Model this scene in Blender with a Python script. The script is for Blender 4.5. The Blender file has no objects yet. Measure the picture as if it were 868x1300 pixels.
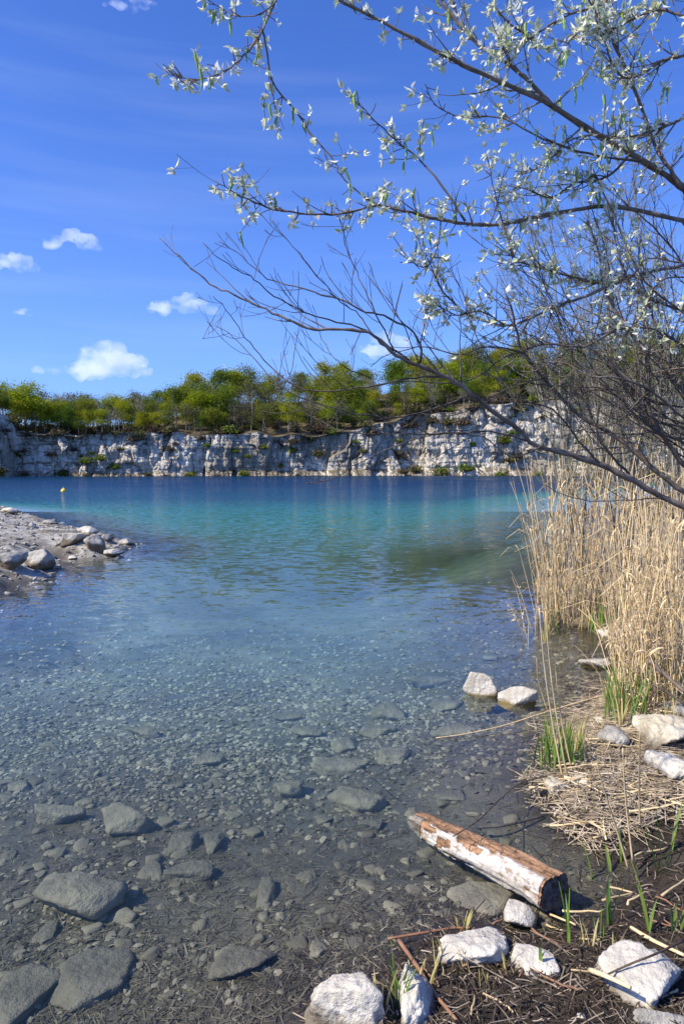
import bpy, bmesh, math, random
import numpy as np
from mathutils import Vector, Matrix

random.seed(7)
RNG = np.random.default_rng(7)
S = bpy.context.scene
COL = S.collection
R = math.radians

# ------------------------------------------------------------------ camera
CAM_H, PITCH, FPX = 1.75, R(3.60), 867.0     # photograph is 868 x 1300, 24 mm on a 36 mm tall frame
cam_d = bpy.data.cameras.new('camera')
cam = bpy.data.objects.new('camera', cam_d)
COL.objects.link(cam)
cam.location = (0, 0, CAM_H)
cam.rotation_euler = (math.pi / 2 - PITCH, 0, 0)
cam_d.sensor_fit = 'VERTICAL'
cam_d.sensor_height = 36.0
cam_d.lens = 24.0
cam_d.clip_start = 0.05
cam_d.clip_end = 9000
S.camera = cam

# ------------------------------------------------------------------ sky and sun
SUN_EL, SUN_BACK = R(44), R(24)              # from the left, a little behind the camera
sun_vec = Vector((-math.cos(SUN_EL) * math.cos(SUN_BACK), -math.cos(SUN_EL) * math.sin(SUN_BACK), math.sin(SUN_EL)))
W = bpy.data.worlds.new('World')
S.world = W
W.use_nodes = True
wn, wl = W.node_tree.nodes, W.node_tree.links
wn.clear()
sky = wn.new('ShaderNodeTexSky')
sky.sky_type = 'NISHITA'
sky.sun_disc = False
sky.sun_elevation = SUN_EL
sky.sun_rotation = math.atan2(sun_vec.x, sun_vec.y)
sky.altitude = 1500
sky.air_density = 1.0
sky.dust_density = 3.0
sky.ozone_density = 6.0
hs = wn.new('ShaderNodeMixRGB')
hs.blend_type = 'MULTIPLY'
hs.inputs['Fac'].default_value = 1.0
hs.inputs['Color2'].default_value = (.66, .975, 1.68, 1)   # the deep cobalt of this clear spring sky
bg = wn.new('ShaderNodeBackground')
bg.inputs['Strength'].default_value = 0.120
wo = wn.new('ShaderNodeOutputWorld')
# thin high cirrus veil mixed faintly over the blue
tc = wn.new('ShaderNodeTexCoord')
mp = wn.new('ShaderNodeMapping')
mp.inputs['Scale'].default_value = (1.2, 1.2, 16.0)
mp.inputs['Rotation'].default_value = (0.0, 0.10, 0.4)
nz = wn.new('ShaderNodeTexNoise')
nz.inputs['Scale'].default_value = 2.2
nz.inputs['Detail'].default_value = 5
nz.inputs['Roughness'].default_value = 0.5
rp = wn.new('ShaderNodeValToRGB')
rp.color_ramp.elements[0].position = 0.50
rp.color_ramp.elements[0].color = (0, 0, 0, 1)
rp.color_ramp.elements[1].position = 0.86
rp.color_ramp.elements[1].color = (0.07, 0.07, 0.07, 1)
mx = wn.new('ShaderNodeMixRGB')
mx.inputs['Color2'].default_value = (7.0, 7.6, 8.2, 1)
wl.new(sky.outputs[0], hs.inputs['Color1'])
wl.new(tc.outputs['Generated'], mp.inputs['Vector'])
wl.new(mp.outputs[0], nz.inputs['Vector'])
wl.new(nz.outputs['Fac'], rp.inputs[0])
wl.new(rp.outputs[0], mx.inputs['Fac'])
hz = wn.new('ShaderNodeMixRGB')                 # paler blue towards the horizon all round
hz.inputs['Color2'].default_value = (2.7, 4.3, 7.2, 1)
sx_ = wn.new('ShaderNodeSeparateXYZ')
wl.new(tc.outputs['Generated'], sx_.inputs[0])
inv = wn.new('ShaderNodeMath')
inv.operation = 'SUBTRACT'
inv.use_clamp = True
inv.inputs[0].default_value = 1.0
wl.new(sx_.outputs[2], inv.inputs[1])
pw = wn.new('ShaderNodeMath')
pw.operation = 'POWER'
pw.inputs[1].default_value = 5.0
wl.new(inv.outputs[0], pw.inputs[0])
hm = wn.new('ShaderNodeMath')
hm.operation = 'MULTIPLY'
hm.inputs[1].default_value = 0.75
wl.new(pw.outputs[0], hm.inputs[0])
wl.new(hm.outputs[0], hz.inputs['Fac'])
wl.new(hs.outputs[0], hz.inputs['Color1'])
wl.new(hz.outputs[0], mx.inputs['Color1'])
wl.new(mx.outputs[0], bg.inputs['Color'])
wl.new(bg.outputs[0], wo.inputs['Surface'])

sd = bpy.data.lights.new('sun', 'SUN')
sd.energy = 5.0
sd.angle = R(0.53)
sd.color = (1.0, 0.91, 0.72)
sun = bpy.data.objects.new('sun', sd)
COL.objects.link(sun)
sun.rotation_euler = sun_vec.to_track_quat('Z', 'Y').to_euler()

S.view_settings.view_transform = 'Standard'
S.view_settings.look = 'None'
S.view_settings.exposure = 0.35
S.view_settings.gamma = 1.0
S.view_settings.use_curve_mapping = False
S.render.engine = 'CYCLES'
cy = S.cycles
cy.use_denoising = True
cy.max_bounces = 12
cy.diffuse_bounces = 3
cy.glossy_bounces = 3
cy.transmission_bounces = 4
cy.transparent_max_bounces = 24
cy.volume_bounces = 8
cy.caustics_reflective = False
cy.caustics_refractive = False
cy.sample_clamp_indirect = 4

# ------------------------------------------------------------------ helpers
FWD = np.array([0, math.cos(PITCH), -math.sin(PITCH)])
UP = np.array([0, math.sin(PITCH), math.cos(PITCH)])
CAMP = np.array([0, 0, CAM_H])


def ray(x, y):
    return FWD + np.array([(x - 434) / FPX, 0, 0]) - UP * ((y - 650) / FPX)


def at(x, y, Y):                       # the point seen at a pixel, Y metres ahead
    d = ray(x, y)
    return CAMP + d * (Y / d[1])


def on_z(x, y, z=0.0):
    d = ray(x, y)
    return CAMP + d * ((z - CAM_H) / d[2])


def hash3(ix, iy, iz, seed):
    h = (ix.astype(np.int64) * 374761393 + iy.astype(np.int64) * 668265263 + iz.astype(np.int64) * 2147483647 + seed * 974711) & 0xFFFFFFFF
    h = ((h ^ (h >> 13)) * 1274126177) & 0xFFFFFFFF
    h = ((h ^ (h >> 16)) * 2246822519) & 0xFFFFFFFF
    return ((h ^ (h >> 15)) & 0xFFFFFF) / float(0xFFFFFF)


def vnoise(p, seed=0):                 # value noise, about -1..1
    p = np.asarray(p, float)
    i = np.floor(p).astype(np.int64)
    f = p - i
    f = f * f * f * (f * (f * 6 - 15) + 10)
    r = 0
    for dx in (0, 1):
        wx = f[..., 0] if dx else 1 - f[..., 0]
        for dy in (0, 1):
            wy = f[..., 1] if dy else 1 - f[..., 1]
            for dz in (0, 1):
                wz = f[..., 2] if dz else 1 - f[..., 2]
                r = r + wx * wy * wz * hash3(i[..., 0] + dx, i[..., 1] + dy, i[..., 2] + dz, seed)
    return r * 2 - 1


def fbm(p, oct=4, seed=0, gain=0.5, lac=2.03):
    a, r, s = 1.0, 0, 0
    p = np.asarray(p, float)
    for k in range(oct):
        r = r + a * vnoise(p, seed + k * 17)
        s += a
        a *= gain
        p = p * lac + 3.7
    return r / s


def xyz(x, y, z=0.0):
    return np.stack([x, y, np.zeros_like(x) + z], -1)


def cell(p, seed=0):                   # cellular: random value of the nearest cell, distance to border
    p = np.asarray(p, float)
    i = np.floor(p).astype(np.int64)
    b1 = np.full(p.shape[:-1], 9.0)
    b2 = np.full(p.shape[:-1], 9.0)
    val = np.zeros(p.shape[:-1])
    for dx in (-1, 0, 1):
        for dy in (-1, 0, 1):
            for dz in (-1, 0, 1):
                c = i + np.array([dx, dy, dz])
                o = np.stack([hash3(c[..., 0], c[..., 1], c[..., 2], seed + k) for k in (1, 2, 3)], -1)
                d = np.linalg.norm(c + o - p, axis=-1)
                v = hash3(c[..., 0], c[..., 1], c[..., 2], seed + 9)
                n = d < b1
                b2 = np.where(n, b1, np.minimum(b2, d))
                val = np.where(n, v, val)
                b1 = np.where(n, d, b1)
    return val, b2 - b1


def sstep(a, b, x):
    t = np.clip((np.asarray(x, float) - a) / (b - a), 0, 1)
    return t * t * (3 - 2 * t)


def mesh_np(name, V, F, smooth=True, mat=None):
    me = bpy.data.meshes.new(name)
    V = np.asarray(V, np.float32)
    if isinstance(F, np.ndarray):
        n, k = F.shape
        me.vertices.add(len(V))
        me.vertices.foreach_set('co', V.ravel())
        me.loops.add(n * k)
        me.loops.foreach_set('vertex_index', F.astype(np.int32).ravel())
        me.polygons.add(n)
        me.polygons.foreach_set('loop_start', np.arange(0, n * k, k, dtype=np.int32))
        me.update(calc_edges=True)
    else:
        me.from_pydata([tuple(v) for v in V.tolist()], [], F)
    if smooth:
        me.polygons.foreach_set('use_smooth', np.ones(len(me.polygons), bool))
    else:
        me.polygons.foreach_set('use_smooth', np.zeros(len(me.polygons), bool))
    if mat:
        me.materials.append(mat)
    me.update()
    return me


def obj(name, me, parent=None, loc=None, rz=None, scale=None):
    o = bpy.data.objects.new(name, me)
    COL.objects.link(o)
    if parent:
        o.parent = parent
    if loc is not None:
        o.location = tuple(float(v) for v in loc)
    if rz is not None:
        o.rotation_euler = (0, 0, rz)
    if scale is not None:
        o.scale = scale
    return o


def tag(o, label=None, cat=None, group=None, kind=None):
    if label:
        o['label'] = label
    if cat:
        o['category'] = cat
    if group:
        o['group'] = group
    if kind:
        o['kind'] = kind
    return o


def empty(name, loc=(0, 0, 0), rz=0):
    o = bpy.data.objects.new(name, None)
    COL.objects.link(o)
    o.location = tuple(float(v) for v in loc)
    o.rotation_euler = (0, 0, rz)
    return o


def grid_faces(nr, nc):
    i = np.arange((nr - 1) * (nc - 1))
    r, c = i // (nc - 1), i % (nc - 1)
    a = r * nc + c
    return np.stack([a, a + 1, a + nc + 1, a + nc], -1)


class MB:                               # collects tubes, strips and quads into one mesh
    def __init__(s):
        s.V, s.F, s.n = [], [], 0

    def add(s, v, f):
        v = np.asarray(v, float)
        s.F += [tuple(int(i) + s.n for i in q) for q in f]
        s.V.append(v)
        s.n += len(v)

    def tube(s, P, rad, sides=5, cap=True):
        P = np.asarray(P, float)
        n = len(P)
        rad = np.broadcast_to(np.asarray(rad, float), (n,))
        T = np.gradient(P, axis=0)
        T /= np.linalg.norm(T, axis=1, keepdims=True) + 1e-9
        ref = np.array([0.0, 0, 1]) if abs(T[0][2]) < .9 else np.array([1.0, 0, 0])
        A = np.cross(T, ref)
        A /= np.linalg.norm(A, axis=1, keepdims=True) + 1e-9
        B = np.cross(T, A)
        an = np.linspace(0, 2 * math.pi, sides, endpoint=False)
        ring = (np.cos(an)[None, :, None] * A[:, None] + np.sin(an)[None, :, None] * B[:, None]) * rad[:, None, None] + P[:, None]
        f = []
        for k in range(n - 1):
            for j in range(sides):
                j2 = (j + 1) % sides
                f.append((k * sides + j, k * sides + j2, (k + 1) * sides + j2, (k + 1) * sides + j))
        if cap:
            f.append(tuple(range(sides))[::-1])
            f.append(tuple((n - 1) * sides + j for j in range(sides)))
        s.add(ring.reshape(-1, 3), f)

    def strip(s, P, w, side):            # a flat leaf blade along P
        P = np.asarray(P, float)
        w = np.asarray(w, float)
        side = np.asarray(side, float)
        v = np.concatenate([P - side * w[:, None], P + side * w[:, None]])
        n = len(P)
        s.add(v, [(k, k + 1, n + k + 1, n + k) for k in range(n - 1)])

    def mesh(s, name, mat=None, smooth=True):
        V = np.concatenate(s.V) if s.V else np.zeros((0, 3))
        return mesh_np(name, V, s.F, smooth, mat)


def smooth_path(P, per=4):
    P = np.asarray(P, float)
    if len(P) < 3:
        return P
    Q = np.vstack([2 * P[0] - P[1], P, 2 * P[-1] - P[-2]])
    out = []
    for i in range(1, len(Q) - 2):
        p0, p1, p2, p3 = Q[i - 1], Q[i], Q[i + 1], Q[i + 2]
        for t in np.linspace(0, 1, per, endpoint=False):
            out.append(.5 * (2 * p1 + (p2 - p0) * t + (2 * p0 - 5 * p1 + 4 * p2 - p3) * t * t + (3 * p1 - p0 - 3 * p2 + p3) * t ** 3))
    out.append(P[-1])
    return np.array(out)


# ------------------------------------------------------------------ materials
class NT:
    def __init__(s, name):
        s.m = bpy.data.materials.new(name)
        s.m.use_nodes = True
        s.n, s.l = s.m.node_tree.nodes, s.m.node_tree.links
        s.n.clear()
        s.out = s.n.new('ShaderNodeOutputMaterial')

    def node(s, t, **kw):
        n = s.n.new(t)
        for k, v in kw.items():
            setattr(n, k, v)
        return n

    def link(s, a, b):
        s.l.new(a, b)

    def val(s, sock, v):
        if hasattr(v, 'is_linked') or hasattr(v, 'links'):
            s.l.new(v, sock)
        else:
            sock.default_value = v

    def math(s, op, a, b=0.0, c=None, clamp=False):
        n = s.n.new('ShaderNodeMath')
        n.operation = op
        n.use_clamp = clamp
        s.val(n.inputs[0], a)
        s.val(n.inputs[1], b)
        if c is not None:
            s.val(n.inputs[2], c)
        return n.outputs[0]

    def mix(s, f, a, b, blend='MIX'):
        n = s.n.new('ShaderNodeMixRGB')
        n.blend_type = blend
        s.val(n.inputs[0], f)
        for k, c in ((1, a), (2, b)):
            if isinstance(c, (tuple, list)):
                n.inputs[k].default_value = (*c[:3], 1)
            else:
                s.val(n.inputs[k], c)
        return n.outputs[0]

    def ramp(s, f, stops):
        n = s.n.new('ShaderNodeValToRGB')
        e = n.color_ramp.elements
        while len(e) < len(stops):
            e.new(0.5)
        for q, (p, c) in zip(e, stops):
            q.position = p
            q.color = (*c, 1) if isinstance(c, (tuple, list)) else (c, c, c, 1)
        s.val(n.inputs[0], f)
        return n.outputs[0]

    def noise(s, vec, scale, detail=4, rough=.55, dist=0.0, col=False):
        n = s.n.new('ShaderNodeTexNoise')
        n.inputs['Scale'].default_value = scale
        n.inputs['Detail'].default_value = detail
        n.inputs['Roughness'].default_value = rough
        n.inputs['Distortion'].default_value = dist
        if vec is not None:
            s.l.new(vec, n.inputs['Vector'])
        return n.outputs['Color' if col else 'Fac']

    def coord(s, kind='Object', scale=None, rot=None):
        c = s.n.new('ShaderNodeTexCoord').outputs[kind] if kind != 'Position' else s.n.new('ShaderNodeNewGeometry').outputs['Position']
        if scale or rot:
            m = s.n.new('ShaderNodeMapping')
            if scale:
                m.inputs['Scale'].default_value = scale
            if rot:
                m.inputs['Rotation'].default_value = rot
            s.l.new(c, m.inputs['Vector'])
            return m.outputs[0]
        return c

    def bump(s, h, strength=.5, dist=.02):
        b = s.n.new('ShaderNodeBump')
        b.inputs['Strength'].default_value = strength
        b.inputs['Distance'].default_value = dist
        s.l.new(h, b.inputs['Height'])
        return b.outputs[0]

    def principled(s, col, rough=.8, spec=.3, normal=None):
        p = s.n.new('ShaderNodeBsdfPrincipled')
        if isinstance(col, (tuple, list)):
            p.inputs['Base Color'].default_value = (*col[:3], 1)
        else:
            s.l.new(col, p.inputs['Base Color'])
        s.val(p.inputs['Roughness'], rough)
        p.inputs['Specular IOR Level'].default_value = spec
        if normal is not None:
            s.l.new(normal, p.inputs['Normal'])
        return p

    def done(s, sh):
        s.l.new(sh if not hasattr(sh, 'outputs') else sh.outputs[0], s.out.inputs['Surface'])
        return s.m

    def rnd(s):
        return s.n.new('ShaderNodeObjectInfo').outputs['Random']

    def isl(s):
        return s.n.new('ShaderNodeNewGeometry').outputs['Random Per Island']

    def sep(s, v):
        n = s.n.new('ShaderNodeSeparateXYZ')
        s.l.new(v, n.inputs[0])
        return n.outputs


def limestone(name, base=(.66, .63, .57), dark=(.36, .34, .30), stain=(.52, .40, .20), stain_amt=.35, algae=False, foot=False):
    t = NT(name)
    c = t.coord('Object')
    n1 = t.noise(c, 5, 6, .6)
    n2 = t.noise(c, 26, 5, .65)
    n3 = t.noise(c, 2.6, 3, .5, .6)
    col = t.mix(t.ramp(n1, [(.38, 0), (.66, 1)]), dark, base)
    col = t.mix(t.math('MULTIPLY', t.ramp(n3, [(.52, 0), (.70, 1)]), stain_amt), col, stain)
    col = t.mix(t.math('MULTIPLY', t.ramp(n2, [(.30, 1), (.44, 0)]), .55), col, (.22, .20, .17))
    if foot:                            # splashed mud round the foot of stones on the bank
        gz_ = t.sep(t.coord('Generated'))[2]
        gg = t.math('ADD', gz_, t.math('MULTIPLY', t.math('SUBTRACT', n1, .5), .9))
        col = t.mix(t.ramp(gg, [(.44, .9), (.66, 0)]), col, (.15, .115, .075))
    if algae:                           # tide band of algae round stones that stand in the water
        z = t.sep(t.coord('Position'))[2]
        zz = t.math('ADD', z, t.math('MULTIPLY', t.math('SUBTRACT', n1, .5), .10))
        col = t.mix(t.ramp(t.math('MULTIPLY_ADD', zz, 5.0, .5), [(.52, 1), (.64, 0)]), col, (.20, .14, .045))
    h = t.math('ADD', t.math('MULTIPLY', n1, .5), t.math('MULTIPLY', n2, .6))
    return t.done(t.principled(col, .85, .25, t.bump(h, 1.0, .035)))


def simple(name, c1, c2, scale=8, rough=.8, spec=.25, bump=.4, dist=.01, stretch=None, rnd=.0, isl=.0, detail=4):
    t = NT(name)
    c = t.coord('Object', stretch)
    n = t.noise(c, scale, detail, .6)
    col = t.mix(t.ramp(n, [(.33, 0), (.67, 1)]), c1, c2)
    if rnd or isl:
        r = t.rnd() if rnd else t.isl()
        v = t.math('MULTIPLY_ADD', r, 2 * (rnd or isl), 1 - (rnd or isl))
        hsv = t.node('ShaderNodeHueSaturation')
        t.link(v, hsv.inputs['Value'])
        t.link(col, hsv.inputs['Color'])
        col = hsv.outputs[0]
    return t.done(t.principled(col, rough, spec, t.bump(n, bump, dist)))


def leafy(name, front, back, trans=.45, var=.3, hue=.03, use_rnd=True):
    t = NT(name)
    geo = t.node('ShaderNodeNewGeometry')
    col = t.mix(geo.outputs['Backfacing'], front, back)
    hsv = t.node('ShaderNodeHueSaturation')
    r = t.isl()
    t.link(t.math('MULTIPLY_ADD', r, 2 * var, 1 - var), hsv.inputs['Value'])
    if use_rnd:
        t.link(t.math('MULTIPLY_ADD', t.rnd(), 2 * hue, .5 - hue), hsv.inputs['Hue'])
    t.link(col, hsv.inputs['Color'])
    d = t.node('ShaderNodeBsdfDiffuse')
    tr = t.node('ShaderNodeBsdfTranslucent')
    t.link(hsv.outputs[0], d.inputs['Color'])
    t.link(hsv.outputs[0], tr.inputs['Color'])
    m = t.node('ShaderNodeMixShader')
    m.inputs[0].default_value = trans
    t.link(d.outputs[0], m.inputs[1])
    t.link(tr.outputs[0], m.inputs[2])
    return t.done(m)


M = {}
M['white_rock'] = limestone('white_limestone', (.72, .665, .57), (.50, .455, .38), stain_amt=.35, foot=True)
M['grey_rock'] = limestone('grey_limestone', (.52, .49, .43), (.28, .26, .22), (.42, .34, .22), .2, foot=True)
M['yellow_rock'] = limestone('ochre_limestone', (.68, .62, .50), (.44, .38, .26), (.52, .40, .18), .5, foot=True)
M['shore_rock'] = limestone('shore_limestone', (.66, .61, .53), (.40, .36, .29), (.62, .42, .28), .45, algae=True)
M['bed_rock'] = limestone('silted_stone', (.27, .24, .175), (.14, .124, .09), (.28, .22, .12), .5)
M['bed_rock_dark'] = limestone('dark_silted_stone', (.175, .158, .118), (.10, .09, .068), (.18, .145, .085), .4)
M['pebble'] = simple('lake_pebble', (.09, .08, .058), (.20, .178, .128), 20, .85, .2, .3, .004, rnd=.35)
M['gravel'] = simple('gravel', (.10, .09, .068), (.26, .235, .175), 9, .85, .2, .2, .003, isl=.55)
def gravel_material():
    t = NT('gravel')
    n = t.noise(t.coord('Object'), 9, 4, .6)
    col = t.mix(t.ramp(n, [(.33, 0), (.67, 1)]), (.08, .071, .052), (.21, .187, .135))
    z = t.sep(t.coord('Position'))[2]
    col = t.mix(t.ramp(t.math('MULTIPLY', z, -1.0), [(.20, 0), (.50, .85)]), col, (.36, .338, .265))     # lime marl coats the farther stones
    hsv = t.node('ShaderNodeHueSaturation')
    t.link(t.math('MULTIPLY_ADD', t.isl(), 1.25, .30), hsv.inputs['Value'])
    t.link(col, hsv.inputs['Color'])
    return t.done(t.principled(hsv.outputs[0], .85, .2, t.bump(n, .2, .003)))


M['gravel'] = gravel_material()
M['straw'] = simple('dry_straw', (.50, .37, .20), (.70, .56, .34), 14, .7, .3, .2, .002, stretch=(1, 1, .15), isl=.5)
M['straw_obj'] = simple('dry_reed', (.47, .34, .18), (.74, .57, .33), 9, .65, .35, .2, .002, stretch=(4, 4, .5), rnd=.38)
M['straw_mat'] = simple('straw_mat', (.27, .20, .125), (.58, .48, .34), 12, .75, .25, .2, .002, isl=.5)
M['straw_grey'] = simple('weathered_straw', (.16, .12, .085), (.42, .34, .25), 12, .75, .25, .2, .002, isl=.5)
M['rust_stem'] = simple('rust_stem', (.19, .09, .05), (.34, .18, .10), 16, .5, .4, .3, .002, stretch=(1, 1, .3))
M['debris'] = simple('sunken_debris', (.055, .047, .033), (.16, .14, .10), 14, .9, .15, .2, .003, isl=.6)
M['twig'] = simple('dark_twig', (.05, .035, .026), (.13, .10, .08), 18, .75, .3, .4, .003)
M['bark'] = simple('bark', (.09, .064, .048), (.27, .21, .165), 14, .75, .25, .7, .006, stretch=(1, 1, 1), detail=7)
M['bark_dark'] = simple('bark_dark', (.055, .041, .032), (.16, .127, .10), 16, .75, .25, .7, .005, detail=7)
M['bark_grey'] = simple('bark_grey', (.15, .135, .11), (.30, .27, .22), 12, .8, .2, .5, .004)
M['far_bark'] = simple('far_bark', (.17, .15, .12), (.40, .37, .32), 3, .9, .1, .2, .02, rnd=.4)
M['shoot'] = leafy('green_shoot', (.17, .27, .05), (.23, .34, .085), .35, .25, .02)
M['shoot_dry'] = leafy('pale_shoot', (.50, .42, .17), (.52, .45, .2), .3, .3, .01)
M['silver_leaf'] = leafy('silver_leaf', (.62, .65, .42), (.92, .91, .84), .34, .12, .01)
M['catkin'] = simple('catkin', (.16, .25, .04), (.36, .48, .10), 160, .8, .2, .6, .003)
M['willow_leaf'] = leafy('willow_leaf', (.24, .33, .11), (.33, .40, .20), .5, .25, .015)
M['crown_lime'] = leafy('crown_lime', (.29, .32, .018), (.32, .35, .026), .45, .30, .02)
M['crown_mid'] = leafy('crown_mid', (.15, .20, .024), (.175, .225, .032), .42, .35, .025)
M['crown_olive'] = leafy('crown_olive', (.13, .125, .05), (.15, .14, .06), .35, .35, .02)
M['crown_pine'] = leafy('crown_pine', (.022, .042, .016), (.03, .05, .02), .2, .3, .01)
M['crown_brown'] = leafy('crown_brown', (.10, .078, .05), (.12, .095, .06), .3, .4, .02)
M['buoy'] = simple('yellow_plastic', (.80, .52, .02), (.85, .58, .03), 3, .35, .5, .0, .001)

# ================================================================== THE SETTING
# shoreline of the near bank, from the waterline seen in the photograph
SH_PX = [(385, 1300), (398, 1262), (470, 1228), (500, 1196), (548, 1172), (600, 1168), (655, 1176), (712, 1180), (770, 1160),
         (835, 1128), (850, 1105), (800, 1088), (752, 1066), (722, 1038), (692, 1012), (678, 990), (690, 960), (716, 930),
         (745, 906), (770, 880), (776, 842), (766, 815), (735, 800), (700, 795), (685, 782)]
SH = [on_z(x, y)[:2] for x, y in SH_PX]
SH = [np.array([-1.6, -3.0]), np.array([-.75, .7]), np.array([-.38, 1.45])] + SH + [np.array(p) for p in
     ((3.0, 10.5), (5.2, 14.0), (8.5, 21.0), (16, 38), (40, 75), (85, 120), (140, 150), (400, 150), (400, -60), (-1.6, -60))]
BANK = np.array(SH)
SP_PX = [(-60, 800), (-20, 768), (8, 748), (36, 741), (66, 731), (92, 711), (130, 709), (152, 706), (166, 692), (140, 686), (112, 680), (84, 670), (58, 661), (28, 653), (0, 649)]
SP = [on_z(x, y)[:2] for x, y in SP_PX]
SPIT = np.array([np.array([-12, 7.0])] + SP + [np.array(p) for p in ((-22, 34), (-60, 55), (-120, 80), (-300, 80), (-300, 0), (-40, 2))])


def sdist(poly, x, y):                  # signed distance, positive inside the polygon
    px, py = poly[:, 0], poly[:, 1]
    qx, qy = np.roll(px, -1), np.roll(py, -1)
    d = np.full(x.shape, 1e9)
    inside = np.zeros(x.shape, bool)
    for a, b, c, e in zip(px, py, qx, qy):
        ex, ey = c - a, e - b
        t = np.clip(((x - a) * ex + (y - b) * ey) / (ex * ex + ey * ey + 1e-12), 0, 1)
        d = np.minimum(d, np.hypot(x - a - t * ex, y - b - t * ey))
        cr = ((b > y) != (e > y)) & (x < (c - a) * (y - b) / (e - b + 1e-12) + a)
        inside ^= cr
    return np.where(inside, d, -d)


def terrain(x, y, fine=True):
    x, y = np.asarray(x, float), np.asarray(y, float)
    p = xyz(x, y)
    w = fbm(p * 1.3, 3, 5) * .16 + fbm(p * 4.0, 2, 8) * .04
    sb = sdist(BANK, x, y) + w * np.clip(y / 4, .4, 1.5)
    ss = sdist(SPIT, x, y) + w * 1.2
    r = np.hypot(x * .55, y)
    deep = np.interp(r, [0, 1.5, 2.5, 4, 6, 9, 14, 22, 32, 45, 70, 120], [.05, .10, .15, .24, .40, .65, 1.05, 1.6, 2.3, 3.3, 5.5, 8])
    d = -np.maximum(sb, ss)              # distance out into the water
    ramp = np.interp(d, [0, .10, .35, 1.0, 2.5, 5, 9, 14], [0, .03, .08, .24, .62, 1.25, 2.8, 14])
    ramp = np.where(ss > sb, np.interp(d, [0, .25, 1, 2, 4, 7], [0, .08, .45, 1.0, 2.6, 14]), ramp)
    kk = .06 + .22 * np.minimum(deep, ramp)
    hh = np.clip(.5 + .5 * (ramp - deep) / kk, 0, 1)
    z = -(ramp + (deep - ramp) * hh - kk * hh * (1 - hh))
    z = np.where(d > 0, np.minimum(z, 0), z)
    up_b = np.interp(sb, [0, .12, .5, 1.2, 3, 8, 30], [0, .035, .08, .16, .35, .9, 2.2])
    up_s = np.interp(ss, [0, .25, .9, 2.5, 6, 20, 60], [0, .10, .30, .50, .75, 1.6, 5])
    z = np.where(sb > 0, up_b, z)
    z = np.where(ss > 0, np.maximum(up_s, z), z)
    und = np.clip((-z) / .2, 0, 1) + np.clip(z / .05, 0, 1)
    z = z + und * (fbm(p * .7, 3, 31) * .05 + fbm(p * 2.6, 3, 12) * .022) * np.clip(.35 + r / 9, .35, 1.6)
    z = z + np.where(ss > -.3, fbm(p * 1.9, 4, 77) * .10 + fbm(p * 7, 3, 78) * .03, 0)
    if fine:
        z = z + (fbm(p * 9, 3, 14) * .012 + fbm(p * 30, 2, 15) * .005) * np.clip(und, .25, 1)
    return z, sb, ss


def ground_z(x, y):
    return float(terrain(np.array([x]), np.array([y]))[0][0])


def on_ground(px, py):                  # where the ray of a pixel meets the ground or lake bed
    d = ray(px, py)
    t = np.linspace(1.2, 60, 2400) ** 1.0
    P = CAMP[None] + d[None] * t[:, None]
    z = terrain(P[:, 0], P[:, 1])[0]
    k = np.argmax(P[:, 2] < z)
    return P[k] if P[k, 2] < z[k] + .2 else P[-1]


# ground sheet: lake bed, banks and spit, denser near the viewer
ys = np.concatenate([np.linspace(-2.5, 1.0, 60)[:-1], 1.0 + (np.exp(np.linspace(0, math.log(31), 470)) - 1) / 30 * 25.0, 26 + np.geomspace(.6, 130, 90)])
us = np.linspace(-1, 1, 560)
us = np.sign(us) * (np.abs(us) * .62 + np.abs(us) ** 4 * 1.6)
YY, UU = np.meshgrid(ys, us, indexing='ij')
XX = UU * (np.maximum(YY, 0) + 2.6)
ZZ, SB, SS = terrain(XX, YY)
gV = np.stack([XX, YY, ZZ], -1).reshape(-1, 3)
gme = mesh_np('ground', gV, grid_faces(len(ys), len(us)))
ca = gme.color_attributes.new('cover', 'FLOAT_COLOR', 'POINT')
cov = np.zeros((len(gV), 4), np.float32)
sbf, ssf, zf = SB.ravel(), SS.ravel(), ZZ.ravel()
litter = sstep(3.15, 3.6, gV[:, 1] - .25 * (gV[:, 0] - 1.2)) * sstep(0, .12, sbf)
cov[:, 0] = litter                                        # straw litter
cov[:, 1] = sstep(-.05, .25, ssf)                          # pale rubble of the spit
cov[:, 2] = sstep(-.35, .02, sbf)                          # dark mud along the near bank
cov[:, 3] = 1
ca.data.foreach_set('color', cov.ravel())


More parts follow.
